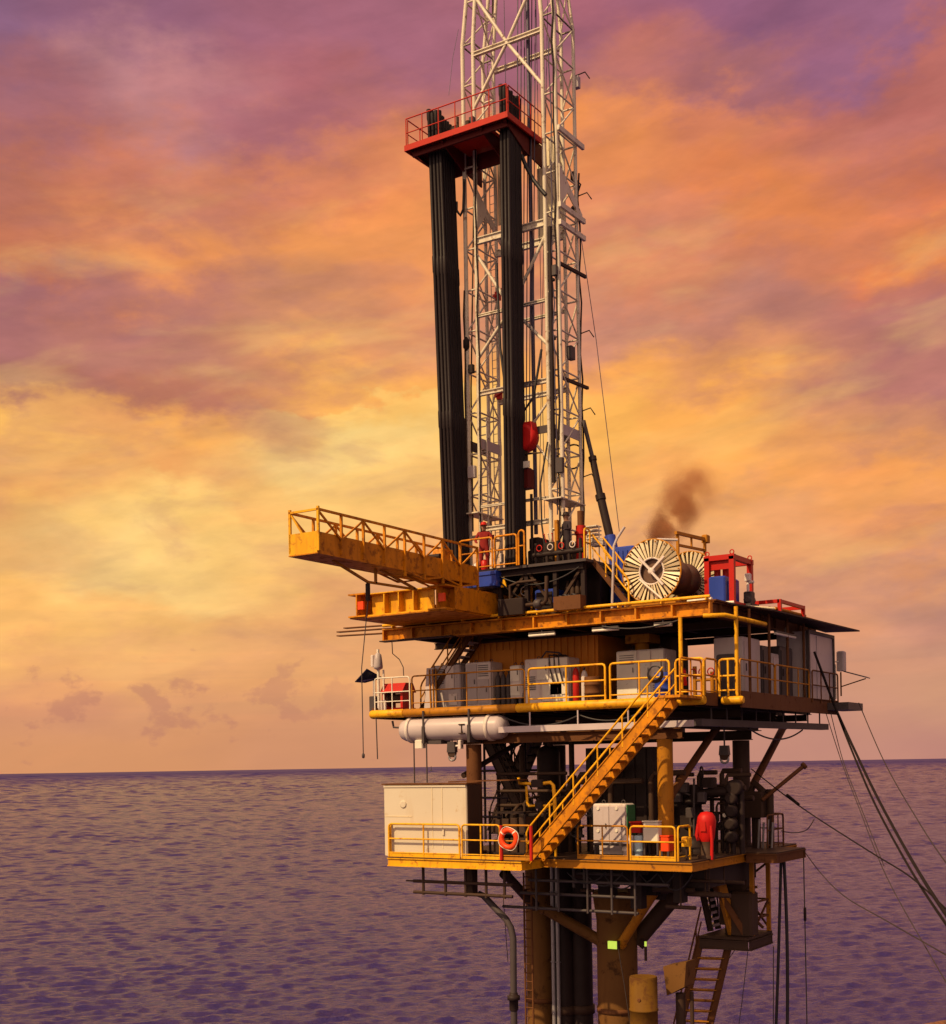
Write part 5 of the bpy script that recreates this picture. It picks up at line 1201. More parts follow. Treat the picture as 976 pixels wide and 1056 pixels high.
MB().cbox(-8.3, -7.3, 0.02, 0.34, RT, RT+0.55, 0.03).build('body', 'black', t)
m = MB().path([(-7.3,0.2,RT+0.3),(-6.6,0.2,RT+0.3),(-6.5,0.2,RT+0.4),(-6.5,0.25,RT+1.2)], 0.07, 8).path([(-7.9,0.2,RT+0.55),(-7.9,0.2,RT+1.0),(-7.6,0.25,RT+1.1),(-6.9,0.25,RT+1.1)], 0.05, 8)
m.build('pipe', 'dark', t); MB().lathe((-6.95,0.2,RT+0.3),(1,0,0),[(0,0.12),(0.05,0.16),(0.2,0.16),(0.25,0.12)],12).build('valve', 'dgrey', t)
t = thing('hose_bin', 'brown bin of hoses on the roof edge below the drill floor', 'bin', (-5.6, 0.3, RT))
MB().box(-6.1, -5.1, 0.28, 0.34, RT, RT+0.45).box(-6.1, -6.05, 0.02, 0.279, RT, RT+0.45).box(-5.15, -5.1, 0.02, 0.279, RT, RT+0.45).box(-6.1, -5.1, -0.04, 0.019, RT+0.001, RT+0.45).build('bin', 'brown', t)
m = MB()
for k in range(4): m.torus((-5.85+0.16*k, 0.15, RT+0.42+0.03*(k % 2)), (0.3,0.2,1), 0.13, 0.035, 16, 6)
m.build('hose', 'hose', t)
for k in range(3):
    a_ = -9.6+0.35*k
    tag(MB().lathe((a_, 0.75, DF), (0,0,1), [(0,0.10),(0.02,0.12),(0.3+0.08*k,0.12),(0.36+0.08*k,0.05)], 12).build('grease_can', ('lgrey','red','white')[k]), ('pale grease can on the drill floor behind the orange rail', 'red grease can on the drill floor behind the orange rail', 'white taller can on the drill floor behind the orange rail')[k], 'can')

# ------------------------------------------------------------------ smoke
sb = on(674, 566, y=6.0); stp = on(733, 470, y=6.0)
def smoke():
    ax = stp - sb; Ln = ax.length; n = 10; m = MB(); prof = []
    for k in range(n+1):
        f_ = k/n; prof.append((Ln*f_, (0.75+0.95*f_)*(1.0 if 0 < k < n else 0.02)))
    m.lathe((0,0,0), (0,0,1), prof, 20)
    mt = bpy.data.materials.new('smoke'); mt.use_nodes = True; nt = mt.node_tree; nt.nodes.clear(); N, L = nt.nodes, nt.links
    out = N.new('ShaderNodeOutputMaterial'); pv = N.new('ShaderNodeVolumePrincipled'); L.new(pv.outputs[0], out.inputs['Volume'])
    pv.inputs['Color'].default_value = (0.74, 0.34, 0.16, 1); pv.inputs['Anisotropy'].default_value = 0.2
    tc = N.new('ShaderNodeTexCoord'); sp = N.new('ShaderNodeSeparateXYZ'); L.new(tc.outputs['Object'], sp.inputs[0])
    def mth(op, a, b=None):
        k = N.new('ShaderNodeMath'); k.operation = op
        for i, x in enumerate((a, b)):
            if x is None: continue
            if isinstance(x, (int, float)): k.inputs[i].default_value = x
            else: L.new(x, k.inputs[i])
        return k.outputs[0]
    n1 = N.new('ShaderNodeTexNoise'); n1.inputs['Scale'].default_value = 1.15; n1.inputs['Detail'].default_value = 4; L.new(tc.outputs['Object'], n1.inputs['Vector'])
    z = mth('DIVIDE', sp.outputs[2], Ln)
    rad_ = mth('POWER', mth('ADD', mth('MULTIPLY', sp.outputs[0], sp.outputs[0]), mth('MULTIPLY', sp.outputs[1], sp.outputs[1])), 0.5)
    rel = mth('DIVIDE', rad_, mth('ADD', 0.75, mth('MULTIPLY', z, 0.95)))
    core = mth('MAXIMUM', mth('SUBTRACT', 1.0, rel), 0.0); core = mth('MULTIPLY', core, core)
    fade = mth('MULTIPLY', mth('SUBTRACT', 1.0, mth('POWER', z, 2.0)), mth('SUBTRACT', 1.0, mth('POWER', z, 2.0)))
    lump = mth('MULTIPLY', mth('SUBTRACT', n1.outputs['Fac'], 0.36), 5.0)
    den = mth('MAXIMUM', mth('MULTIPLY', mth('MULTIPLY', core, fade), lump), 0.0)
    L.new(mth('MULTIPLY', den, 8.5), pv.inputs['Density'])
    o = m.build('smoke', mt, None); o.location = sb
    # build() moved the origin to the base centre (0,0,0 here); turn the plume along its drift
    o.rotation_euler = ax.to_track_quat('Z', 'X').to_euler()
    o['kind'] = 'stuff'; o['label'] = 'brown smoke drifting up from behind the cable reel'; o['category'] = 'smoke'
smoke()
p = sb; tag(MB().tube((p.x, p.y, RT), (p.x, p.y, p.z-0.05), 0.12, 12).lathe((p.x, p.y, p.z-0.25), (0,0,1), [(0,0.12),(0.01,0.16),(0.2,0.16),(0.2,0.10)], 14).build('exhaust_stack', 'dgrey'), 'dark exhaust stack hidden behind the cable reel, giving off the brown smoke', 'exhaust')

# ------------------------------------------------------------------ between the decks
t = thing('pressure_vessel', 'pale grey horizontal vessel slung under the upper deck above the cream tank', 'vessel', (-10.3, 0.25, 16.9))
vz = 17.31; vy = 0.25
MB().lathe((-12.55, vy, vz), (1,0,0), [(0,0.02),(0.03,0.2),(0.12,0.34),(0.26,0.40),(0.40,0.42),(0.45,0.42),(4.15,0.42),(4.3,0.36),(4.4,0.2),(4.42,0.0)], 28).build('shell', 'lav', t)
for x in (-12.05, -8.75): MB().lathe((x, vy, vz), (1,0,0), [(-0.06,0.41),(-0.06,0.47),(0.06,0.47),(0.06,0.41)], 28).build('flange', 'lgrey', t)
for x in (-11.3, -9.4): MB().box(x-0.05, x+0.05, vy-0.47, vy+0.47, vz-0.50, vz+0.1).box(x-0.03, x+0.03, vy-0.45, vy-0.40, vz, MD-0.1).build('saddle', 'dgrey', t)
MB().box(-11.24, -10.65, vy-0.3, vy+0.3, vz-0.52, vz-0.40).build('drip_pan', 'dgrey', t)
MB().cbox(-11.75, -11.42, vy-0.35, vy-0.1, vz-0.66, vz-0.36, 0.03).build('fitting', 'white', t)
MB().path([(-12.6, vy, vz+0.1), (-12.9, vy, vz+0.12), (-12.95, vy, vz+0.35)], 0.04, 6).build('nozzle', 'dgrey', t)
# hook block at the end of the vessel
def pulley(u0, v0, u1, v1, yy, label):
    a, b_ = on(u0, v0, y=yy), on(u1, v1, y=yy); c = (a+b_)/2; L_ = (a-b_).length
    tt = thing('snatch_block', label, 'pulley', c-V((0,0,L_/2)))
    MB().prism([(c.x-0.14, c.y-0.09, c.z+L_*0.45), (c.x+0.14, c.y-0.09, c.z+L_*0.45), (c.x+0.17, c.y-0.09, c.z-L_*0.1), (c.x-0.17, c.y-0.09, c.z-L_*0.1)], (0,0.18,0)).build('cheek', 'dgrey', tt)
    MB().lathe((c.x, c.y-0.05, c.z-L_*0.12), (0,1,0), [(0,0.16),(0.03,0.11),(0.07,0.11),(0.10,0.16)], 16).build('sheave', 'dark', tt)
    MB().torus((c.x, c.y, c.z-L_*0.33), (0,1,0), 0.13, 0.04, 16, 6).build('shackle', 'galv', tt)
    MB().tube((c.x, c.y, c.z+L_*0.4), (c.x, c.y, 17.2), 0.03, 6).build('hanger', 'dgrey', tt)
    return c
c = pulley(466, 764, 467, 784, 0.1, 'grey snatch block hanging beside the brown column at the cream tank')
tag(MB().tube((c.x, c.y, c.z+0.15), (c.x+0.42, c.y, c.z+0.15), 0.04, 8).cbox(c.x+0.3, c.x+0.42, c.y-0.1, c.y+0.1, c.z+0.05, c.z+0.35, 0.02).build('bracket', 'lgrey'), 'pale bracket beside the grey snatch block', 'bracket')
pulley(747, 768, 748, 786, 3.0, 'snatch block hanging near the dark right column')
for u, k in ((427, 0), (440, 1)):
    p = on(u, 766, y=-1.2); line('hoist_line', [p, (p.x, p.y, 15.46)], 0.025, 'dgrey', ('thin line down to the lid of the cream tank, the one nearer the sea end', 'thin line down to the lid of the cream tank, the one nearer the brown column')[k], 'line')
# cream tank
tx0, tx1, ty0, ty1, tz1 = -11.72, -8.36, -1.98, -1.15, 15.40
t = thing('cream_tank', 'big cream white tank with a flat lid behind the yellow rail', 'tank', ((tx0+tx1)/2, -1.1, LD))
MB().cbox(tx0, tx1, ty0, ty1, LD+0.02, tz1, 0.03).build('tank', 'tankwhite', t)
MB().box(tx0-0.05, tx1+0.04, ty0-0.05, ty1+0.05, tz1+0.003, tz1+0.05).build('lid', 'brown', t)
MB().box(tx1+0.002, tx1+0.03, ty0+0.03, ty1-0.03, LD+0.02, tz1-0.01).build('side_plate', 'dark', t)  # added dark sheet: the shade on the tank's end is put into its colour
m = MB()
for x in (-9.72, -9.32): m.box(x-0.012, x+0.012, ty0-0.012, ty0+0.002, LD+0.3, tz1-0.1)
m.box(tx0+0.05, -10.55, ty0-0.012, ty0+0.002, LD+1.33, LD+1.36)
m.build('seam', 'cream', t)
m = MB()
for k in range(6): m.box(tx0-0.001, tx0+0.02, ty0+0.1, ty1-0.1, LD+0.3+0.36*k, LD+0.33+0.36*k)
m.bar((tx0+0.1, ty0-0.02, LD+0.06), (tx1-0.1, ty0-0.02, LD+0.06), 0.03, 0.10).bar((tx0+0.02, ty0-0.015, tz1-0.05), (tx1-0.02, ty0-0.015, tz1-0.05), 0.03, 0.06)
m.build('edge_trim', 'tankwhite', t)
m = MB().lathe((-10.9, ty0-0.03, LD+1.75), (0,1,0), [(0,0.10),(0.01,0.13),(0.04,0.13)], 16).box(-9.30, -9.24, ty0-0.05, ty0, LD+0.75, LD+0.95)
m.build('hatch_cover', 'tankwhite', t)
tag(MB().prism([(-9.6, -1.2, 15.46), (-7.2, -0.9, 15.50), (-7.2, 0.0, 15.50), (-9.6, -0.2, 15.46)], (0,0,0.04)).build('loose_sheet', 'brown'), 'thin flat sheet lying on the cream tank lid and jutting out to the right', 'sheet')
# life ring
lr = on(525, 865, y=-2.235)
t = thing('life_ring', 'orange life ring with white bands hung on the lower rail', 'life ring', lr-V((0,0,0.36)))
MB().torus(lr, (0,1,0), 0.275, 0.085, 36, 12).build('ring', 'orange', t)
for a in (0.75, 2.45):
    m = MB(); m.path([lr + V((math.cos(a+q)*0.275, 0, math.sin(a+q)*0.275)) for q in (-0.07, -0.03, 0.03, 0.07)], 0.089, 12); m.build('band', 'white', t)
m = MB(); m.path([lr + V((math.cos(a_)*(0.37+0.02*math.sin(a_*4)), -0.03, math.sin(a_)*(0.37+0.02*math.sin(a_*4)))) for a_ in [k*math.pi/18 for k in range(36)]], 0.012, 5, True); m.build('grab_line', 'white', t)
for x in (-6.93, -5.83):
    tag(MB().tube((x, -2.19, LD), (x, -2.19, LD+1.1), 0.055, 10).build('rail_post', 'red'), ('red post beside the life ring, on the cream tank side' if x < -6 else 'red post beside the life ring, on the yellow stairs side'), 'post')

# inner dark stairs
for k, (u0, v0, u1, v1, yy) in enumerate(((496, 752, 548, 862, 4.6), (506, 858, 553, 745, 6.9))):
    a = on(u1, v1, y=yy); b_ = on(u0, v0, y=yy)
    if k: a, b_ = on(u0, v0, y=yy), on(u1, v1, y=yy)
    stairs('inner_stairs', a, b_, (0, 0.8, 0), ('dark inner stairs behind the cream tank, the near flight', 'dark inner stairs behind the cream tank, the far flight')[k], mat='dark', tread='black', nt=14, depth=0.34, nposts=5)
m = MB()
for k in range(4): x = on(500+14*k, 800, y=5.6).x; m.tube((x, 5.6, LD), (x, 5.6, 16.9), 0.05+0.02*(k % 2), 8)
for z in (14.0, 14.75, 15.8): m.tube((on(494,800,y=5.6).x, 5.55, z), (on(580,800,y=5.6).x, 5.55, z), 0.045, 8)
tag(m.build('pipe_rack', 'black'), 'dark lattice of pipes behind the inner stairs', 'pipe rack')
t = thing('gas_scrubber', 'dark upright cylinder between the inner stairs and the yellow pipe loop', 'vessel', (-6.9, 3.6, LD))
p = on(566, 800, y=3.4)
MB().lathe((p.x, 3.4, LD), (0,0,1), [(0,0.5),(0.3,0.5),(0.31,0.42),(3.4,0.42),(3.6,0.34),(3.72,0.1)], 20).build('shell', 'black', t)
MB().lathe((p.x, 3.4, LD+1.6), (0,0,1), [(0,0.42),(0,0.5),(0.1,0.5),(0.1,0.42)], 20).build('flange', 'dark', t)
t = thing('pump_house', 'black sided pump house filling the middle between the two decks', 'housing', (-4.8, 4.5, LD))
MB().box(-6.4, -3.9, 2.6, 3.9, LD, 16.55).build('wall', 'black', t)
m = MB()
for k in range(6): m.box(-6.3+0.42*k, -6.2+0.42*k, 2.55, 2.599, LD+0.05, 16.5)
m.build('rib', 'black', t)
t = thing('dark_pipework', 'dark pipes and valves in front of the black pump house', 'pipework', (-5.6, 1.8, LD))
m = MB()
for k, (x, r_) in enumerate(((-6.7, 0.11), (-6.35, 0.09), (-5.8, 0.12), (-5.1, 0.10), (-3.6, 0.10))):
    m.path([(x, 1.9, LD), (x, 1.9, 15.2+0.25*(k % 3)), (x+0.12, 1.9, 15.4+0.25*(k % 3)), (x+1.2, 1.9, 15.42+0.25*(k % 3))], r_, 10)
m.build('pipe', 'dark', t)
m = MB()
for (x, z) in ((-6.7, 14.2), (-6.35, 13.7), (-5.8, 14.4), (-5.1, 13.9)): MB().lathe((x, 1.9, z), (0,0,1), [(-0.2,0.2),(-0.12,0.2),(-0.1,0.14),(0.1,0.14),(0.12,0.2),(0.2,0.2)], 14).torus((x, 1.6, z), (0,1,0), 0.16, 0.02, 16, 6).tube((x, 1.6, z), (x, 1.9, z), 0.03, 6).build('valve', 'dgrey', t)

t = thing('process_piping', 'tangle of dark pipes, valves and gauges behind the red valve', 'pipework', (-2.6, 3.4, LD))
rr2 = random.Random(11)
m = MB()
for k in range(12):
    x = -3.4+0.2*k+rr2.uniform(-.05,.05); y = 3.2+rr2.uniform(-.4,.9); h_ = 1.2+rr2.random()*1.5; r_ = 0.04+0.06*rr2.random()
    m.path([(x, y, LD), (x, y, LD+h_-0.12), (x+0.05, y, LD+h_), (x+0.35+0.5*rr2.random(), y, LD+h_)], r_, 8)
for k in range(5): m.tube((-3.5, 3.0+0.2*k, LD+0.4+0.45*k), (-1.2, 3.0+0.2*k, LD+0.4+0.45*k), 0.05, 8)
m.build('pipe', 'dark', t)
m = MB()
for k in range(9):
    m = MB(); x, y, z = -3.3+2.3*rr2.random(), 2.9+0.3*rr2.random(), LD+0.5+1.6*rr2.random(); m.tube((x, y, LD), (x, y, z), 0.04, 6).cbox(x-0.12, x+0.12, y-0.12, y+0.12, z-0.14, z+0.14, 0.03).torus((x, y-0.22, z), (0,1,0), 0.12, 0.018, 14, 5).tube((x, y-0.22, z), (x, y-0.1, z), 0.025, 6).build('valve', 'black', t)
m = MB()
for k in range(5): x, z = -3.2+0.45*k, LD+1.0+1.0*rr2.random(); MB().lathe((x, 2.72, z), (0,1,0), [(0,0.06),(0.005,0.07),(0.04,0.07)], 14).build('gauge_face', 'white', t)
t = thing('mud_tank', 'dark low tank with pipes behind the life ring rail', 'tank', (-7.6, 1.8, LD))
MB().cbox(-9.0, -6.7, 1.2, 2.4, LD, LD+1.35, 0.05).build('tank', 'black', t)
m = MB()
for k in range(6): m.path([(-8.8+0.4*k, 1.1, LD), (-8.8+0.4*k, 1.1, LD+1.2+0.25*(k % 3)), (-8.7+0.4*k, 1.15, LD+1.35+0.25*(k % 3)), (-8.7+0.4*k, 1.9, LD+1.4+0.25*(k % 3))], 0.05+0.02*(k % 2), 8)
for z in (1.6, 2.1, 2.7): m.tube((-9.3, 1.4, LD+z), (-6.5, 1.4, LD+z), 0.06, 8)
m.build('pipe', 'dark', t)
for k, (x, z0_, z1_) in enumerate(((-9.2, LD, 16.7), (-8.2, LD, 16.8), (-7.5, LD+1.3, 16.8))):
    tag(MB().tube((x, 3.0+0.3*k, z0_), (x, 3.0+0.3*k, z1_), 0.10, 10).lathe((x, 3.0+0.3*k, LD+2.4), (0,0,1), [(-0.2,0.10),(-0.2,0.17),(0.2,0.17),(0.2,0.10)], 12).build('riser', 'dark'), ('dark riser pipe just behind the brown column at the cream tank', 'dark riser pipe in front of the inner stairs', 'dark riser pipe standing on the low dark tank')[k], 'pipe')
# yellow pipe loop
def P_(u, v, yy=-0.2): return on(u, v, y=yy)
t = thing('yellow_pipe_loop', 'thin yellow pipe loop left of the long yellow stairs', 'pipe', P_(555, 855))
m = MB().path([P_(535,802), P_(536,808), P_(549,808.5)], 0.055, 8).path([P_(561,808), P_(568,807), P_(571,810), P_(572.5,830), P_(573,857)], 0.062, 8).path([P_(543,811), P_(544,828), P_(546,831.5), P_(553,831)], 0.045, 8).path([P_(561,831), P_(565,832), P_(571,829)], 0.045, 8)
m.build('pipe', 'yellow', t)
m = MB().cbox(P_(549,808).x, P_(561,808).x, -0.32, -0.08, P_(555,808).z-0.13, P_(555,808).z+0.13, 0.04).cbox(P_(553,831).x, P_(561,831).x, -0.30, -0.10, P_(555,831).z-0.1, P_(555,831).z+0.12, 0.03)
m.build('valve', 'black', t)
MB().box(P_(573,857).x-0.1, P_(573,857).x+0.1, -0.3, -0.1, P_(573,857).z-0.08, P_(573,857).z).tube(P_(573,857)-V((0,0,0.08)), (P_(573,857).x, -0.2, LD), 0.045, 8).build('foot', 'yellow', t)
# cabinets and boxes on the lower deck
def span(u0, u1, v0, v1, yy):
    a, b_ = on(u0, (v0+v1)/2, y=yy), on(u1, (v0+v1)/2, y=yy); return a.x, b_.x, on((u0+u1)/2, v1, y=yy).z, on((u0+u1)/2, v0, y=yy).z
a, b_, c, e = span(612, 646, 829, 882, 0.5)
t = cabinet('grey_locker', 'grey double locker with a green side on the lower deck behind the stairs', a, b_, 0.5, 1.15, LD, e, 'lgrey', 'locker', [(0.02, 0.49, 0.08, 0.96), (0.51, 0.98, 0.08, 0.96)], 'lav', feet=0.06, side=False)
MB().box(b_+0.001, b_+0.03, 0.54, 1.12, LD+0.1, e-0.05).build('green_side', 'green', t)
for k, u in enumerate((617, 636)):
    for v in (834, 857): p = on(u, v, y=0.46); MB().lathe((p.x, 0.44, p.z), (0,1,0), [(0,0.05),(0.02,0.06),(0.035,0.06)], 12).build('badge', 'white', t)
for (u0, u1, v0, v1, yy, mt, nm, lab, cat) in (
    (663, 679, 847, 868, 0.1, 'white', 'white_box', 'small white box on a stand behind the lower yellow rail', 'box'),
    (650, 661, 848, 859, 0.4, 'red', 'red_box', 'small dark red box left of the white box on the lower deck', 'box'),
    (653, 661, 862, 878, 0.0, 'lightblue', 'blue_drum', 'small pale blue drum behind the lower yellow rail', 'drum'),
    (640, 651, 862, 878, 0.0, 'lgrey', 'white_drum', 'small whitish drum left of the pale blue drum', 'drum'),
    (681, 690, 862, 878, 0.2, 'orange', 'orange_box', 'small orange box at the foot of the orange brown column', 'box')):
    a, b_, c, e = span(u0, u1, v0, v1, yy)
    t = thing(nm, lab, cat, ((a+b_)/2, yy+0.2, LD))
    if 'drum' in nm:
        r_ = (b_-a)/2; MB().lathe(((a+b_)/2, yy+r_, LD), (0,0,1), [(0,r_),(0.2,r_),(0.21,r_*1.06),(0.24,r_*1.06),(0.25,r_),(e-LD-0.02,r_),(e-LD,r_*0.9)], 16).build('barrel', mt, t)
        MB().lathe(((a+b_)/2, yy+r_, e), (0,0,1), [(0,r_*0.3),(0.03,r_*0.3)], 10).build('cap', 'dgrey', t)
    else:
        zb_ = max(LD, c) if e > LD else LD
        MB().cbox(a, b_, yy, yy+0.45, zb_, e-0.03, 0.03).build('box', mt, t)
        MB().box(a-0.02, b_+0.02, yy-0.02, yy+0.47, e-0.029, e+0.01).build('lid', mt, t)
        for x in (a+0.04, b_-0.04):
            for y in (yy+0.04, yy+0.41): MB().box(x-0.03, x+0.03, y-0.03, y+0.03, LD, zb_+0.01).build('leg', 'dgrey', t)
t = thing('dark_bench', 'dark low bench in front of the grey locker', 'bench', (-4.0, 0.0, LD)); p = on(628, 872, y=0.0)
MB().box(p.x-0.55, p.x+0.75, -0.05, 0.3, LD+0.38, LD+0.45).build('top', 'dgrey', t)
for x in (p.x-0.5, p.x+0.7): MB().box(x-0.03, x+0.03, 0.0, 0.25, LD, LD+0.38).build('leg', 'dgrey', t)
# valve tree, red valve and other dark gear on the right
t = thing('valve_tree', 'dark valve tree with a handwheel on top behind the red valve', 'valve tree', (-1.9, 3.0, LD))
tx, tyy = on(716, 830, y=2.8).x, 2.8
m = MB().lathe((tx, tyy, LD), (0,0,1), [(0,0.42),(0.2,0.42),(0.21,0.26),(0.8,0.26),(0.81,0.36),(0.95,0.36),(0.96,0.26),(1.6,0.26),(1.61,0.4),(1.8,0.4),(1.81,0.22),(2.2,0.22),(2.25,0.1)], 18)
m.tube((tx-0.55, tyy, LD+1.9), (tx+1.35, tyy, LD+2.05), 0.16, 12).cbox(tx-0.75, tx-0.05, tyy-0.25, tyy+0.25, LD+0.5, LD+1.75, 0.05)
m.build('body', 'black', t)
MB().torus((on(725, 797, y=2.8).x, tyy-0.1, on(725, 797, y=2.8).z), (0.8,0.6,0), 0.20, 0.028, 18, 6).tube((tx+0.28, tyy, LD+2.0), (tx+0.28, tyy, LD+2.62), 0.06, 8).cbox(tx+0.35, tx+0.75, tyy-0.2, tyy+0.2, LD+2.15, LD+2.5, 0.04).build('handwheel', 'black', t)
m = MB()
for k in range(4): m.lathe((tx+1.35, tyy-0.3+0.02*k, LD+0.55+0.42*k), (0,1,0), [(0,0.14),(0.02,0.2),(0.3,0.2),(0.32,0.14)], 16)
m.tube((tx+1.35, tyy, LD), (tx+1.35, tyy, LD+2.05), 0.09, 10).tube((tx+1.62, tyy+0.1, LD), (tx+1.62, tyy+0.1, LD+2.2), 0.09, 10).lathe((tx+1.45, tyy-0.2, LD+2.15), (0,1,0), [(0,0.2),(0.02,0.27),(0.38,0.27),(0.4,0.2)], 18)
m.build('choke_line', 'black', t)
m = MB()
for (u, v) in ((706, 812), (699, 822), (712, 838), (724, 822), (690, 835)):
    p = on(u, v, y=2.3); m.cbox(p.x-0.13, p.x+0.13, 2.2, 2.45, p.z-0.16, p.z+0.16, 0.03)
m.tube(on(692,812,y=2.3), on(712,820,y=2.3), 0.035, 6).tube(on(716,803,y=2.3), on(716,862,y=2.3), 0.04, 6).tube(on(694,850,y=2.3), on(694,810,y=2.3), 0.05, 6)
m.build('gauge_box', 'dgrey', t)
c1 = on(729, 853, x=-1.15)
t = thing('red_valve', 'bright red rounded valve hood with two drooping hoses on the lower deck', 'valve', (c1.x, c1.y, LD))
MB().lathe(c1-V((0,0,0.45)), (0,0,1), [(0,0.20),(0.1,0.24),(0.35,0.27),(0.62,0.30),(0.78,0.27),(0.90,0.18),(0.94,0.0)], 22).build('hood', 'brightred', t)
MB().path([c1+V((0.2,-0.15,0.05)), c1+V((0.24,-0.17,-0.4)), c1+V((0.22,-0.15,-1.0))], 0.055, 8).path([c1+V((-0.22,-0.12,0.1)), c1+V((-0.27,-0.16,-0.25)), c1+V((-0.2,-0.16,-0.42))], 0.06, 8).build('hose', 'brightred', t)
MB().box(c1.x-0.09, c1.x+0.09, c1.y-0.30, c1.y-0.24, c1.z-0.12, c1.z+0.18).build('recess', 'red', t)
MB().lathe((c1.x, c1.y, LD), (0,0,1), [(0,0.3),(0.1,0.3),(0.11,0.2),(c1.z-0.45-LD,0.2)], 16).build('pedestal', 'dark', t)
p = on(708, 868, y=-0.3)
t = thing('deck_lamp', 'small lit amber box beside the red valve', 'lamp', (p.x, -0.3, LD))
MB().cbox(p.x-0.13, p.x+0.13, -0.40, -0.15, p.z-0.15, p.z+0.15, 0.03).build('housing', 'yellow', t); MB().tube((p.x, -0.28, LD), (p.x, -0.28, p.z-0.15), 0.04, 8).build('post', 'dark', t)
# boom on the small deck
ba, bb = on(800, 814, y=6.0), on(828, 791, y=6.6); bd = (bb-ba).normalized()
t = thing('davit_boom', 'slanting boom arm sticking up over the small side deck', 'boom', (ba.x-0.5, 6.0, LD))
MB().tube(ba-bd*0.6, bb, 0.07, 10).lathe(bb, bd, [(0,0.07),(0.01,0.12),(0.12,0.12),(0.14,0.05)], 10).build('arm', 'brown', t)
m = MB().cbox(ba.x-1.15, ba.x-0.35, 5.7, 6.5, LD+1.05, LD+1.95, 0.06).tube((ba.x-0.2, 6.0, LD), (ba.x-0.2, 6.0, ba.z), 0.13, 12).tube((ba.x-0.75, 6.1, LD), (ba.x-0.75, 6.1, LD+1.1), 0.16, 12).path([(ba.x-0.9,6.0,LD+1.9),(ba.x-0.75,6.0,LD+2.25),(ba.x-0.4,6.0,LD+1.9)], 0.13, 10)
m.build('pedestal', 'dark', t)
m = MB()
for k in range(4): m.tube((ba.x-0.5+0.16*k, 5.6, LD), (ba.x-0.45+0.16*k, 5.6, LD+1.0-0.1*(k % 2)), 0.04, 6)
m.build('lever', 'galv', t)

# ------------------------------------------------------------------ below the lower deck
m = MB()
for z, yy in ((12.15, -1.6), (11.78, -1.6)): m.tube((-10.8, yy, z), (-6.9, yy, z), 0.055, 8)
for x in (-10.4, -9.5, -8.7, -7.9, -7.2): m.tube((x, -1.6, 11.7), (x, -1.6, 12.74), 0.05, 8)
m.bar((-8.75, -1.2, 11.75), (-8.75, -1.2, 12.7), 0.32, 0.32).tube((-11.1, -1.6, 12.15), (-10.4, -1.6, 12.15), 0.03, 6)
tag(m.build('hanging_rack', 'dark'), 'dark hanging pipe rack under the cream tank', 'pipe rack')
m = MB()
for k, (z, u0, u1) in enumerate(((12.2, 545, 690), (11.75, 535, 655), (11.25, 515, 655), (12.45, 590, 640))):
    a, b_ = on(u0, 900, y=-0.2).x, on(u1, 900, y=-0.2).x; m.tube((a, -0.2+0.1*k, z), (b_, -0.2+0.1*k, z), 0.05, 8)
for u in (553, 576, 606, 631, 655): x = on(u, 910, y=-0.25).x; m.tube((x, -0.25, 11.2), (x, -0.25, 12.8), 0.04, 8)
for u in (592, 603): x = on(u, 910, y=-0.1).x; m.tube((x, -0.1, 12.0), (x, -0.1, 12.78), 0.05, 8)
tag(m.build('hanging_rail', 'dgrey'), 'thin grey hanging rails and pipes under the middle of the lower deck', 'pipe rack')
t = thing('underdeck_piping', 'dark ducts and pipes crowded under the lower deck above the legs', 'pipework', (-3.7, 2.5, 11.3))
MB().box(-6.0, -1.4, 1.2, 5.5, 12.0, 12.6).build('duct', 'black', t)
for k in range(22):
    x = -6.2+random.random()*4.6; z = 11.3+random.random()*1.2; L_ = 0.4+random.random()*1.1; y = 0.2+random.random()*2.0
    if k % 2: MB().tube((x, y, z), (x+L_, y, z), 0.05+0.05*random.random(), 8).tube((x+L_*0.5, y, z), (x+L_*0.5, y, 12.72), 0.03, 6).build('pipe', 'dark', t)
    else: MB().cbox(x, x+0.3*L_+0.15, y, y+0.4, z, 12.72, 0.03).build('box', 'black', t)
for k in range(6):
    y0_ = -0.3+0.1*k; MB().path(sagged((-5.6+0.6*k, y0_, 12.5), (-4.2+0.55*k, y0_, 12.55), 0.35+0.08*(k % 3)), 0.025, 6).build('cable', 'hose', t)
line('drain_pipe', [on(494, 922, y=-0.8), on(499, 924, y=-0.8), on(514, 940, y=-0.8), on(522, 948, y=-0.8), on(527, 957, y=-0.8), on(529.5, 968, y=-0.8), on(530, 1030, y=-0.8), (on(530.5, 1040, y=-0.8).x, -0.8, 1)], 0.11, 'dgrey', 'bent grey drain pipe dropping to the sea left of the legs', 'pipe', n=12)
p = on(530, 1030, y=-0.8); tag(MB().lathe(p, (0,0,1), [(-0.4,0.13),(-0.35,0.15),(-0.05,0.15),(-0.04,0.21),(0.1,0.21),(0.11,0.15),(0.2,0.13)], 14).build('pipe_joint', 'black'), 'black joint on the bent grey drain pipe', 'pipe joint')
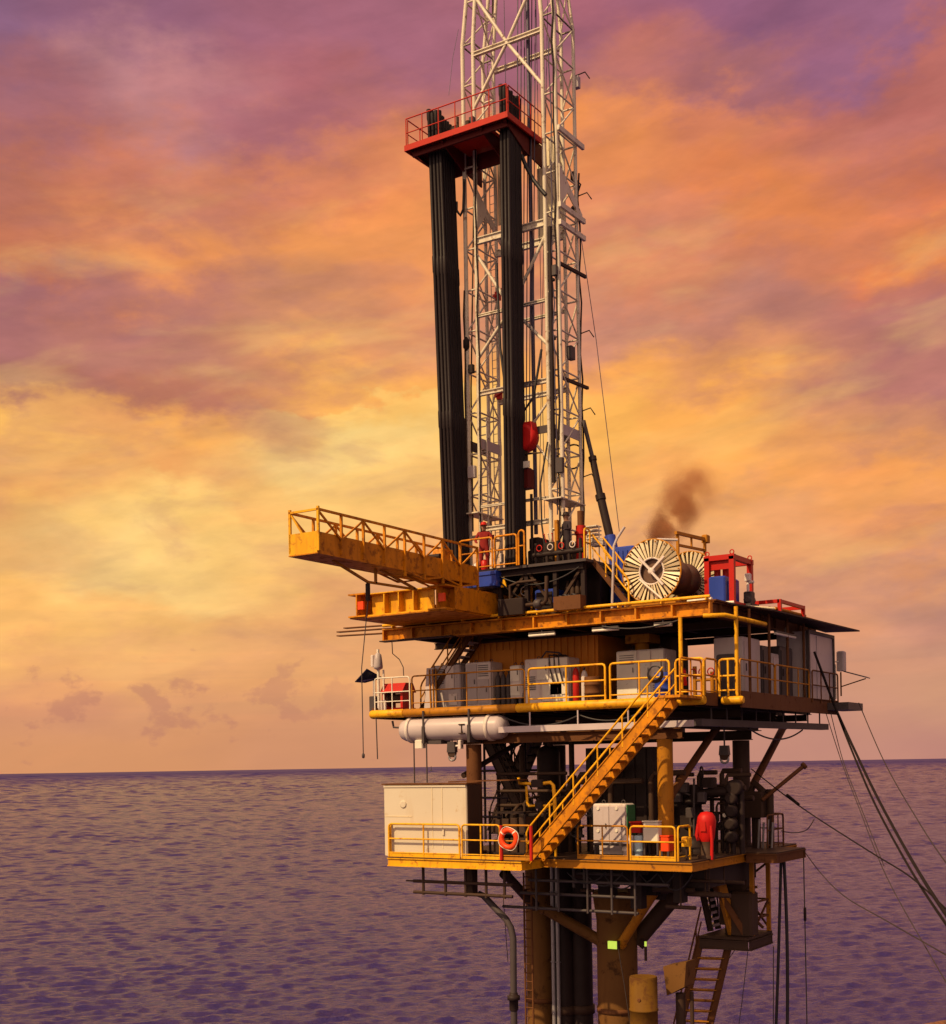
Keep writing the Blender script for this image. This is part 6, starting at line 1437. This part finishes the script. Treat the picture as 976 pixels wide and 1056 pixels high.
def ladder(u, v0, v1, yy, w, label, mat):
    a = on(u, v0, y=yy); zz1 = a.z; b_ = on(u, v1, y=yy).z if v1 else 0.0; tt = thing('ladder', label, 'ladder', (a.x, yy, b_)); mm = MB()
    for s_ in (-1, 1): mm.tube((a.x+s_*w/2, yy, b_), (a.x+s_*w/2, yy, zz1), 0.04, 6)
    for k in range(int((zz1-b_)/0.3)): mm.tube((a.x-w/2, yy, b_+0.15+k*0.3), (a.x+w/2, yy, b_+0.15+k*0.3), 0.022, 5)
    mm.build('side_rails_and_rungs', mat, tt); mm = MB()
    for z in (b_+3, zz1-0.6): mm.bar((a.x-w/2, yy+0.02, z), (a.x-w/2, yy+0.25, z), 0.05, 0.05).bar((a.x-w/2, yy+0.25, z), (a.x+w/2, yy+0.25, z), 0.05, 0.05).bar((a.x+w/2, yy+0.02, z), (a.x+w/2, yy+0.25, z), 0.05, 0.05)
    mm.build('standoff', mat, tt)
ladder(544, 900, None, 1.2, 0.30, 'thin reddish ladder running down beside the left leg', 'brown')
line('loose_rope', [on(519, 922, y=-0.6), on(522, 965, y=-0.6), on(523.5, 985, y=-0.6), on(524, 992, y=-0.6)], 0.012, 'rope', 'thin loose rope hanging between the drain pipe and the ladder', 'rope')
# green sign and line
sg = on(632, 975, y=2.25)
t = thing('lit_sign', 'small lit yellow green sign on the thick leg', 'sign', sg)
MB().cbox(sg.x-0.20, sg.x+0.16, 2.27, 2.35, sg.z-0.13, sg.z+0.13, 0.01).build('panel', 'sign', t); m = MB().box(sg.x+0.165, sg.x+0.22, 2.25, 2.36, sg.z-0.14, sg.z+0.16).bar((sg.x, 2.36, sg.z), (sg.x, 3.0, sg.z), 0.05, 0.05); m.build('bracket', 'dark', t)
sg2 = on(666, 973, y=3.2)
t = thing('side_lamp', 'small green lamp on the right edge of the thick leg', 'lamp', sg2)
MB().tube(sg2-V((0,0,0.10)), sg2+V((0,0,0.06)), 0.04, 10).build('lens', 'sign', t); MB().bar(sg2+V((0,0.05,0.08)), sg2+V((-0.4,0.3,0.08)), 0.04, 0.04).tube(sg2-V((0,0,0.12)), sg2-V((0,0,0.6)), 0.05, 8).build('bracket', 'dark', t)
line('loose_rope', [on(638, 979, y=0.9), on(644, 1015, y=0.9), on(651, 1062, y=0.9)], 0.016, 'thinrope', 'pale rope slanting down in front of the thick leg', 'rope')
bp_ = on(664, 1030, y=0.6)
t = thing('rusty_drum', 'rusty yellow drum tank in front of the thick leg near the bottom', 'drum', (bp_.x, bp_.y, bp_.z-1.6))
zt_ = on(664, 1007, y=0.6).z
MB().lathe((bp_.x, 0.6, zt_-2.6), (0,0,1), [(0,0.45),(0.5,0.45),(0.51,0.47),(0.56,0.47),(0.57,0.45),(1.5,0.45),(1.51,0.47),(1.56,0.47),(1.57,0.45),(2.55,0.45),(2.6,0.43)], 24).build('barrel', 'drumrust', t)
MB().lathe((bp_.x+0.05, 0.14, zt_-0.7), (0,1,0), [(0,0.05),(0.02,0.07),(0.04,0.07)], 12).bar((bp_.x, 1.0, zt_-1.0), (bp_.x-0.4, 1.6, zt_-1.0), 0.2, 0.2).build('bracket', 'brown', t)
a = on(684, 997, y=1.4); b_ = on(708, 992, y=1.4); c = on(706, 1018, y=1.4); e = on(688, 1027, y=1.4)
t = thing('tilted_hopper', 'rust brown tapered hopper beside the landing stairs', 'hopper', (e.x+0.2, 1.7, e.z))
MB().prism([a, b_, c, e], (0, 0.8, 0)).build('hopper', 'legrust', t); MB().tube(V((e.x+0.3, 1.8, 0.5)), V((e.x+0.3, 1.8, e.z+0.05)), 0.16, 12).tube(V((e.x+0.7, 1.9, 0.5)), V((e.x+0.65, 1.9, e.z+0.1)), 0.07, 8).build('down_pipe', 'dark', t)
# landing with its hanging frame and stairs
lz = on(758, 975, y=4.6).z + 0.36
lx0, lx1 = on(722, 975, y=3.9).x, on(797, 975, y=6.2).x
t = thing('boat_landing', 'dark landing platform hanging below the small side deck', 'landing', ((lx0+lx1)/2, 4.9, lz))
MB().box(lx0, lx1, 3.9, 6.2, lz-0.08, lz).build('plate', 'dark', t)
m = MB()
for y in (3.9, 6.2): m.ibeam((lx0, y, lz-0.26), (lx1, y, lz-0.26), 0.14, 0.32)
for x in (lx0, lx1): m.ibeam((x, 4.0, lz-0.27), (x, 6.1, lz-0.27), 0.14, 0.32)
m.build('frame', 'dark', t)
m = MB(); zt2 = LD-0.3
for (x, y) in ((lx1-0.1, 6.15), (lx1-0.1, 4.6), (lx1-0.85, 6.15)): MB().bar((x, y, lz), (x, y, zt2), 0.13, 0.13).build('hanger', 'yrust', t)

MB().bar((lx1-0.45, 5.3, lz), (lx1-0.45, 5.4, zt2), 0.10, 0.10).build('hanger', 'brown', t)
MB().bar((lx0+0.55, 3.95, zt2), (lx1-0.75, 4.5, lz+0.05), 0.22, 0.30).build('hanger', 'yrust', t)
MB().bar((lx1-1.0, 4.9, lz), (lx1-1.0, 4.9, lz+2.3), 0.34, 0.20).build('hanger', 'dark', t)
m = MB()
for z in (lz+1.1, lz+0.55): m.bar((lx1-0.1, 4.6, z), (lx1-0.1, 6.15, z), 0.06, 0.06).bar((lx1-0.85, 6.15, z), (lx1-0.1, 6.15, z), 0.06, 0.06)
m.bar((lx1-1.0, 4.9, lz+2.3), (lx1-0.1, 5.4, zt2-0.15), 0.09, 0.09).bar((lx1-1.0, 4.9, lz+2.2), (lx1-1.5, 4.6, zt2-0.1), 0.09, 0.09).bar((lx1-1.0, 4.9, lz+1.6), (lx1-0.1, 5.1, lz+1.6), 0.08, 0.08).bar((lx1-1.0, 4.9, lz+1.3), (lx1-0.3, 6.1, lz+0.1), 0.08, 0.08).bar((lx1-0.1, 4.6, lz+0.1), (lx1-0.1, 6.15, lz+1.1), 0.06, 0.06).bar((lx1-0.85, 6.15, lz+1.8), (lx1-0.1, 6.15, zt2-0.2), 0.07, 0.07).bar((lx0+0.2, 4.0, lz+2.2), (lx1-0.3, 4.4, lz+0.1), 0.16, 0.2).bar((lx1-0.85, 6.15, lz+1.1), (lx1-0.1, 6.15, lz+0.1), 0.06, 0.06)
m.build('cross_brace', 'brown', t)
m = MB().cbox(lx0+0.35, lx0+1.35, 4.7, 5.7, lz+0.3, zt2-0.1, 0.1).cbox(lx0+0.9, lx0+1.7, 4.3, 5.0, lz+0.02, lz+1.5, 0.08)
m.build('housing', 'dark', t)
sa = on(712, 1062, y=3.6); sb_ = on(722, 972, y=3.9)
stairs('landing_stairs', (lx0-2.15, 4.1, 2.0), (lx0-0.02, 4.1, lz-0.05), (0.95, 0.25, 0), 'steep rust brown stairs from the landing platform down towards the sea', mat='brown', tread='yrust', nt=22, depth=0.24, rail_sides=(0,), nposts=6, rail_h=1.0, tread_t=0.02)
stairs('upper_landing_stairs', (lx0-0.1, 5.1, lz), (lx0-0.65, 5.1, LD-0.3), (0, 0.7, 0), 'steep dark stairs from the landing platform up to the lower deck', mat='dark', tread='galv', nt=12, depth=0.2, nposts=3)
# hoses and lines at the right
line('thick_hose', quad(on(806, 876, y=6.5), on(803, 990, y=6.5), on(800, 1075, y=6.5)), 0.055, 'hose', 'thick dark hose hanging from the small side deck, the left one of two', 'hose', n=8)
line('thick_hose', quad(on(808, 876, y=6.5), on(812, 970, y=6.5), on(812, 1075, y=6.5)), 0.060, 'hose', 'thick dark hose hanging from the small side deck, the right one of two', 'hose', n=8)
line('hanging_line', [on(829, 880, y=6.6), on(830.5, 950, y=6.6), on(833, 1075, y=6.6)], 0.022, 'dgrey', 'thin line hanging from the tip of the small side deck', 'line')
line('hanging_line', [on(798, 976, y=6.2), on(798, 1075, y=6.2)], 0.018, 'dgrey', 'thin line hanging from the corner of the landing platform', 'line')
line('hanging_line', [on(772, 978, y=5.6), on(766, 1030, y=5.6), on(760, 1075, y=5.6)], 0.014, 'dgrey', 'thin slanting line below the landing platform', 'line')
line('hanging_line', [on(758, 980, y=5.0), on(748, 995, y=5.0), on(739, 1000, y=5.0)], 0.014, 'dgrey', 'short curved line from the landing platform to its stairs', 'line')
p = on(830.5, 943, y=6.6); tag(MB().lathe(p, (0,0,1), [(-0.25,0.02),(-0.2,0.05),(0.2,0.05),(0.25,0.02)], 10).build('line_weight', 'black'), 'small black weight on the thin line below the side deck tip', 'weight')

# ------------------------------------------------------------------ mooring lines to the vessel and the vessel's rail
def mooring(pts, r, mat, label):
    pts = [V(p) for p in pts]; out = []
    for i in range(len(pts)-1):
        p0 = pts[max(i-1,0)]; p1 = pts[i]; p2 = pts[i+1]; p3 = pts[min(i+2, len(pts)-1)]
        for k in range(8):
            s_ = k/8; out.append(0.5*((2*p1) + (p2-p0)*s_ + (2*p0-5*p1+4*p2-p3)*s_*s_ + (-p0+3*p1-3*p2+p3)*s_**3))
    out.append(pts[-1]); line('mooring_rope', out, r, mat, label, 'rope', 'mooring ropes running down to the right', 6)
mooring([on(861, 728, d=46), on(880, 770, d=43), on(905, 822, d=39), on(940, 886, d=33), on(978, 946, d=27), on(1050, 1040, d=20)], 0.045, 'rope', 'heavy dark mooring rope from the corner of the upper deck, upper of the close pair')
mooring([on(862, 731, d=46), on(878, 772, d=43), on(903, 830, d=39), on(940, 898, d=33), on(978, 956, d=27), on(1046, 1050, d=20)], 0.035, 'rope', 'heavy dark mooring rope from the corner of the upper deck, lower of the close pair')
mooring([on(840, 672, x=-0.15), on(861, 728, d=46)], 0.045, 'rope', 'thick dark line crossing the grey container down to the deck edge')
mooring([on(886, 725, d=47), on(912, 785, d=42), on(945, 843, d=36), on(980, 895, d=30), on(1060, 985, d=20)], 0.018, 'thinrope', 'thin mooring rope from the far right tip of the upper deck')
mooring([on(852, 735, d=46), on(868, 785, d=43), on(885, 830, d=40), on(915, 905, d=35), on(976, 1013, d=27), on(1010, 1070, d=23)], 0.014, 'thinrope', 'thin pale mooring rope starting below the container, the left of a close pair')
mooring([on(857, 735, d=46), on(869, 782, d=43), on(884, 822, d=40), on(912, 893, d=35)], 0.014, 'thinrope', 'thin pale mooring rope starting below the container, the right of a close pair')
mooring([on(775, 793, x=-2.0), on(812, 822, d=43), on(845, 845, d=41), on(900, 880, d=36), on(940, 905, d=32), on(985, 946, d=27)], 0.020, 'rope', 'mooring rope running from the dark column past the boom to the right')
mooring([on(812, 820, d=43), on(824, 830, d=42.3)], 0.05, 'rope', 'thick splice on the mooring rope right of the boom')
mooring([on(840, 845, d=41.3), on(832, 856, d=42), on(818, 859, d=43), on(806, 857, d=44)], 0.016, 'thinrope', 'slack thin line looping from the mooring rope back to the small deck rail')
mooring([on(829, 877, d=44), on(848, 902, d=41), on(872, 925, d=37), on(915, 950, d=33), on(985, 990, d=26)], 0.015, 'thinrope', 'thin rope drooping from the tip of the small side deck to the right')
p0, p1, p2 = on(900, 1094, d=13.5), on(957, 1067, d=14.2), on(1150, 1040, d=16)
t = thing('vessel_rail', 'rusty orange rail of a moored vessel at the lower right corner', 'vessel rail', p1-V((0,0,1.2)))
MB().path(quad(p0, p1, p2), 0.12, 14).build('rail', 'hull', t)
m = MB(); q_ = quad(p0, p1, p2, 12)
for k in range(0, 13, 3): m.tube(q_[k], q_[k]-V((0,0,2.2)), 0.05, 8)
m.build('stanchion', 'hull', t)
m = MB()
for k in range(12):
    a, b_ = q_[k], q_[k+1]; m.bar(a-V((0,0,2.2)), b_-V((0,0,2.2)), 0.3, 0.5)
m.build('bulwark', 'hull', t)
# specks on the horizon
hz = on(444.5, 796, d=3800)
t = thing('distant_boat', 'tiny dark boat far off on the horizon', 'boat', (hz.x, hz.y, 0))
MB().prism([(hz.x-6, hz.y, 3), (hz.x+7, hz.y, 3.5), (hz.x+5, hz.y, 0), (hz.x-5, hz.y, 0)], (0, 5, 0)).box(hz.x-4, hz.x+1, hz.y+1, hz.y+4, 3, 6).build('hull', 'dgrey', t)
MB().tube((hz.x, hz.y+2, 6), (hz.x, hz.y+2, 17), 1.0, 6).build('mast', 'dgrey', t)
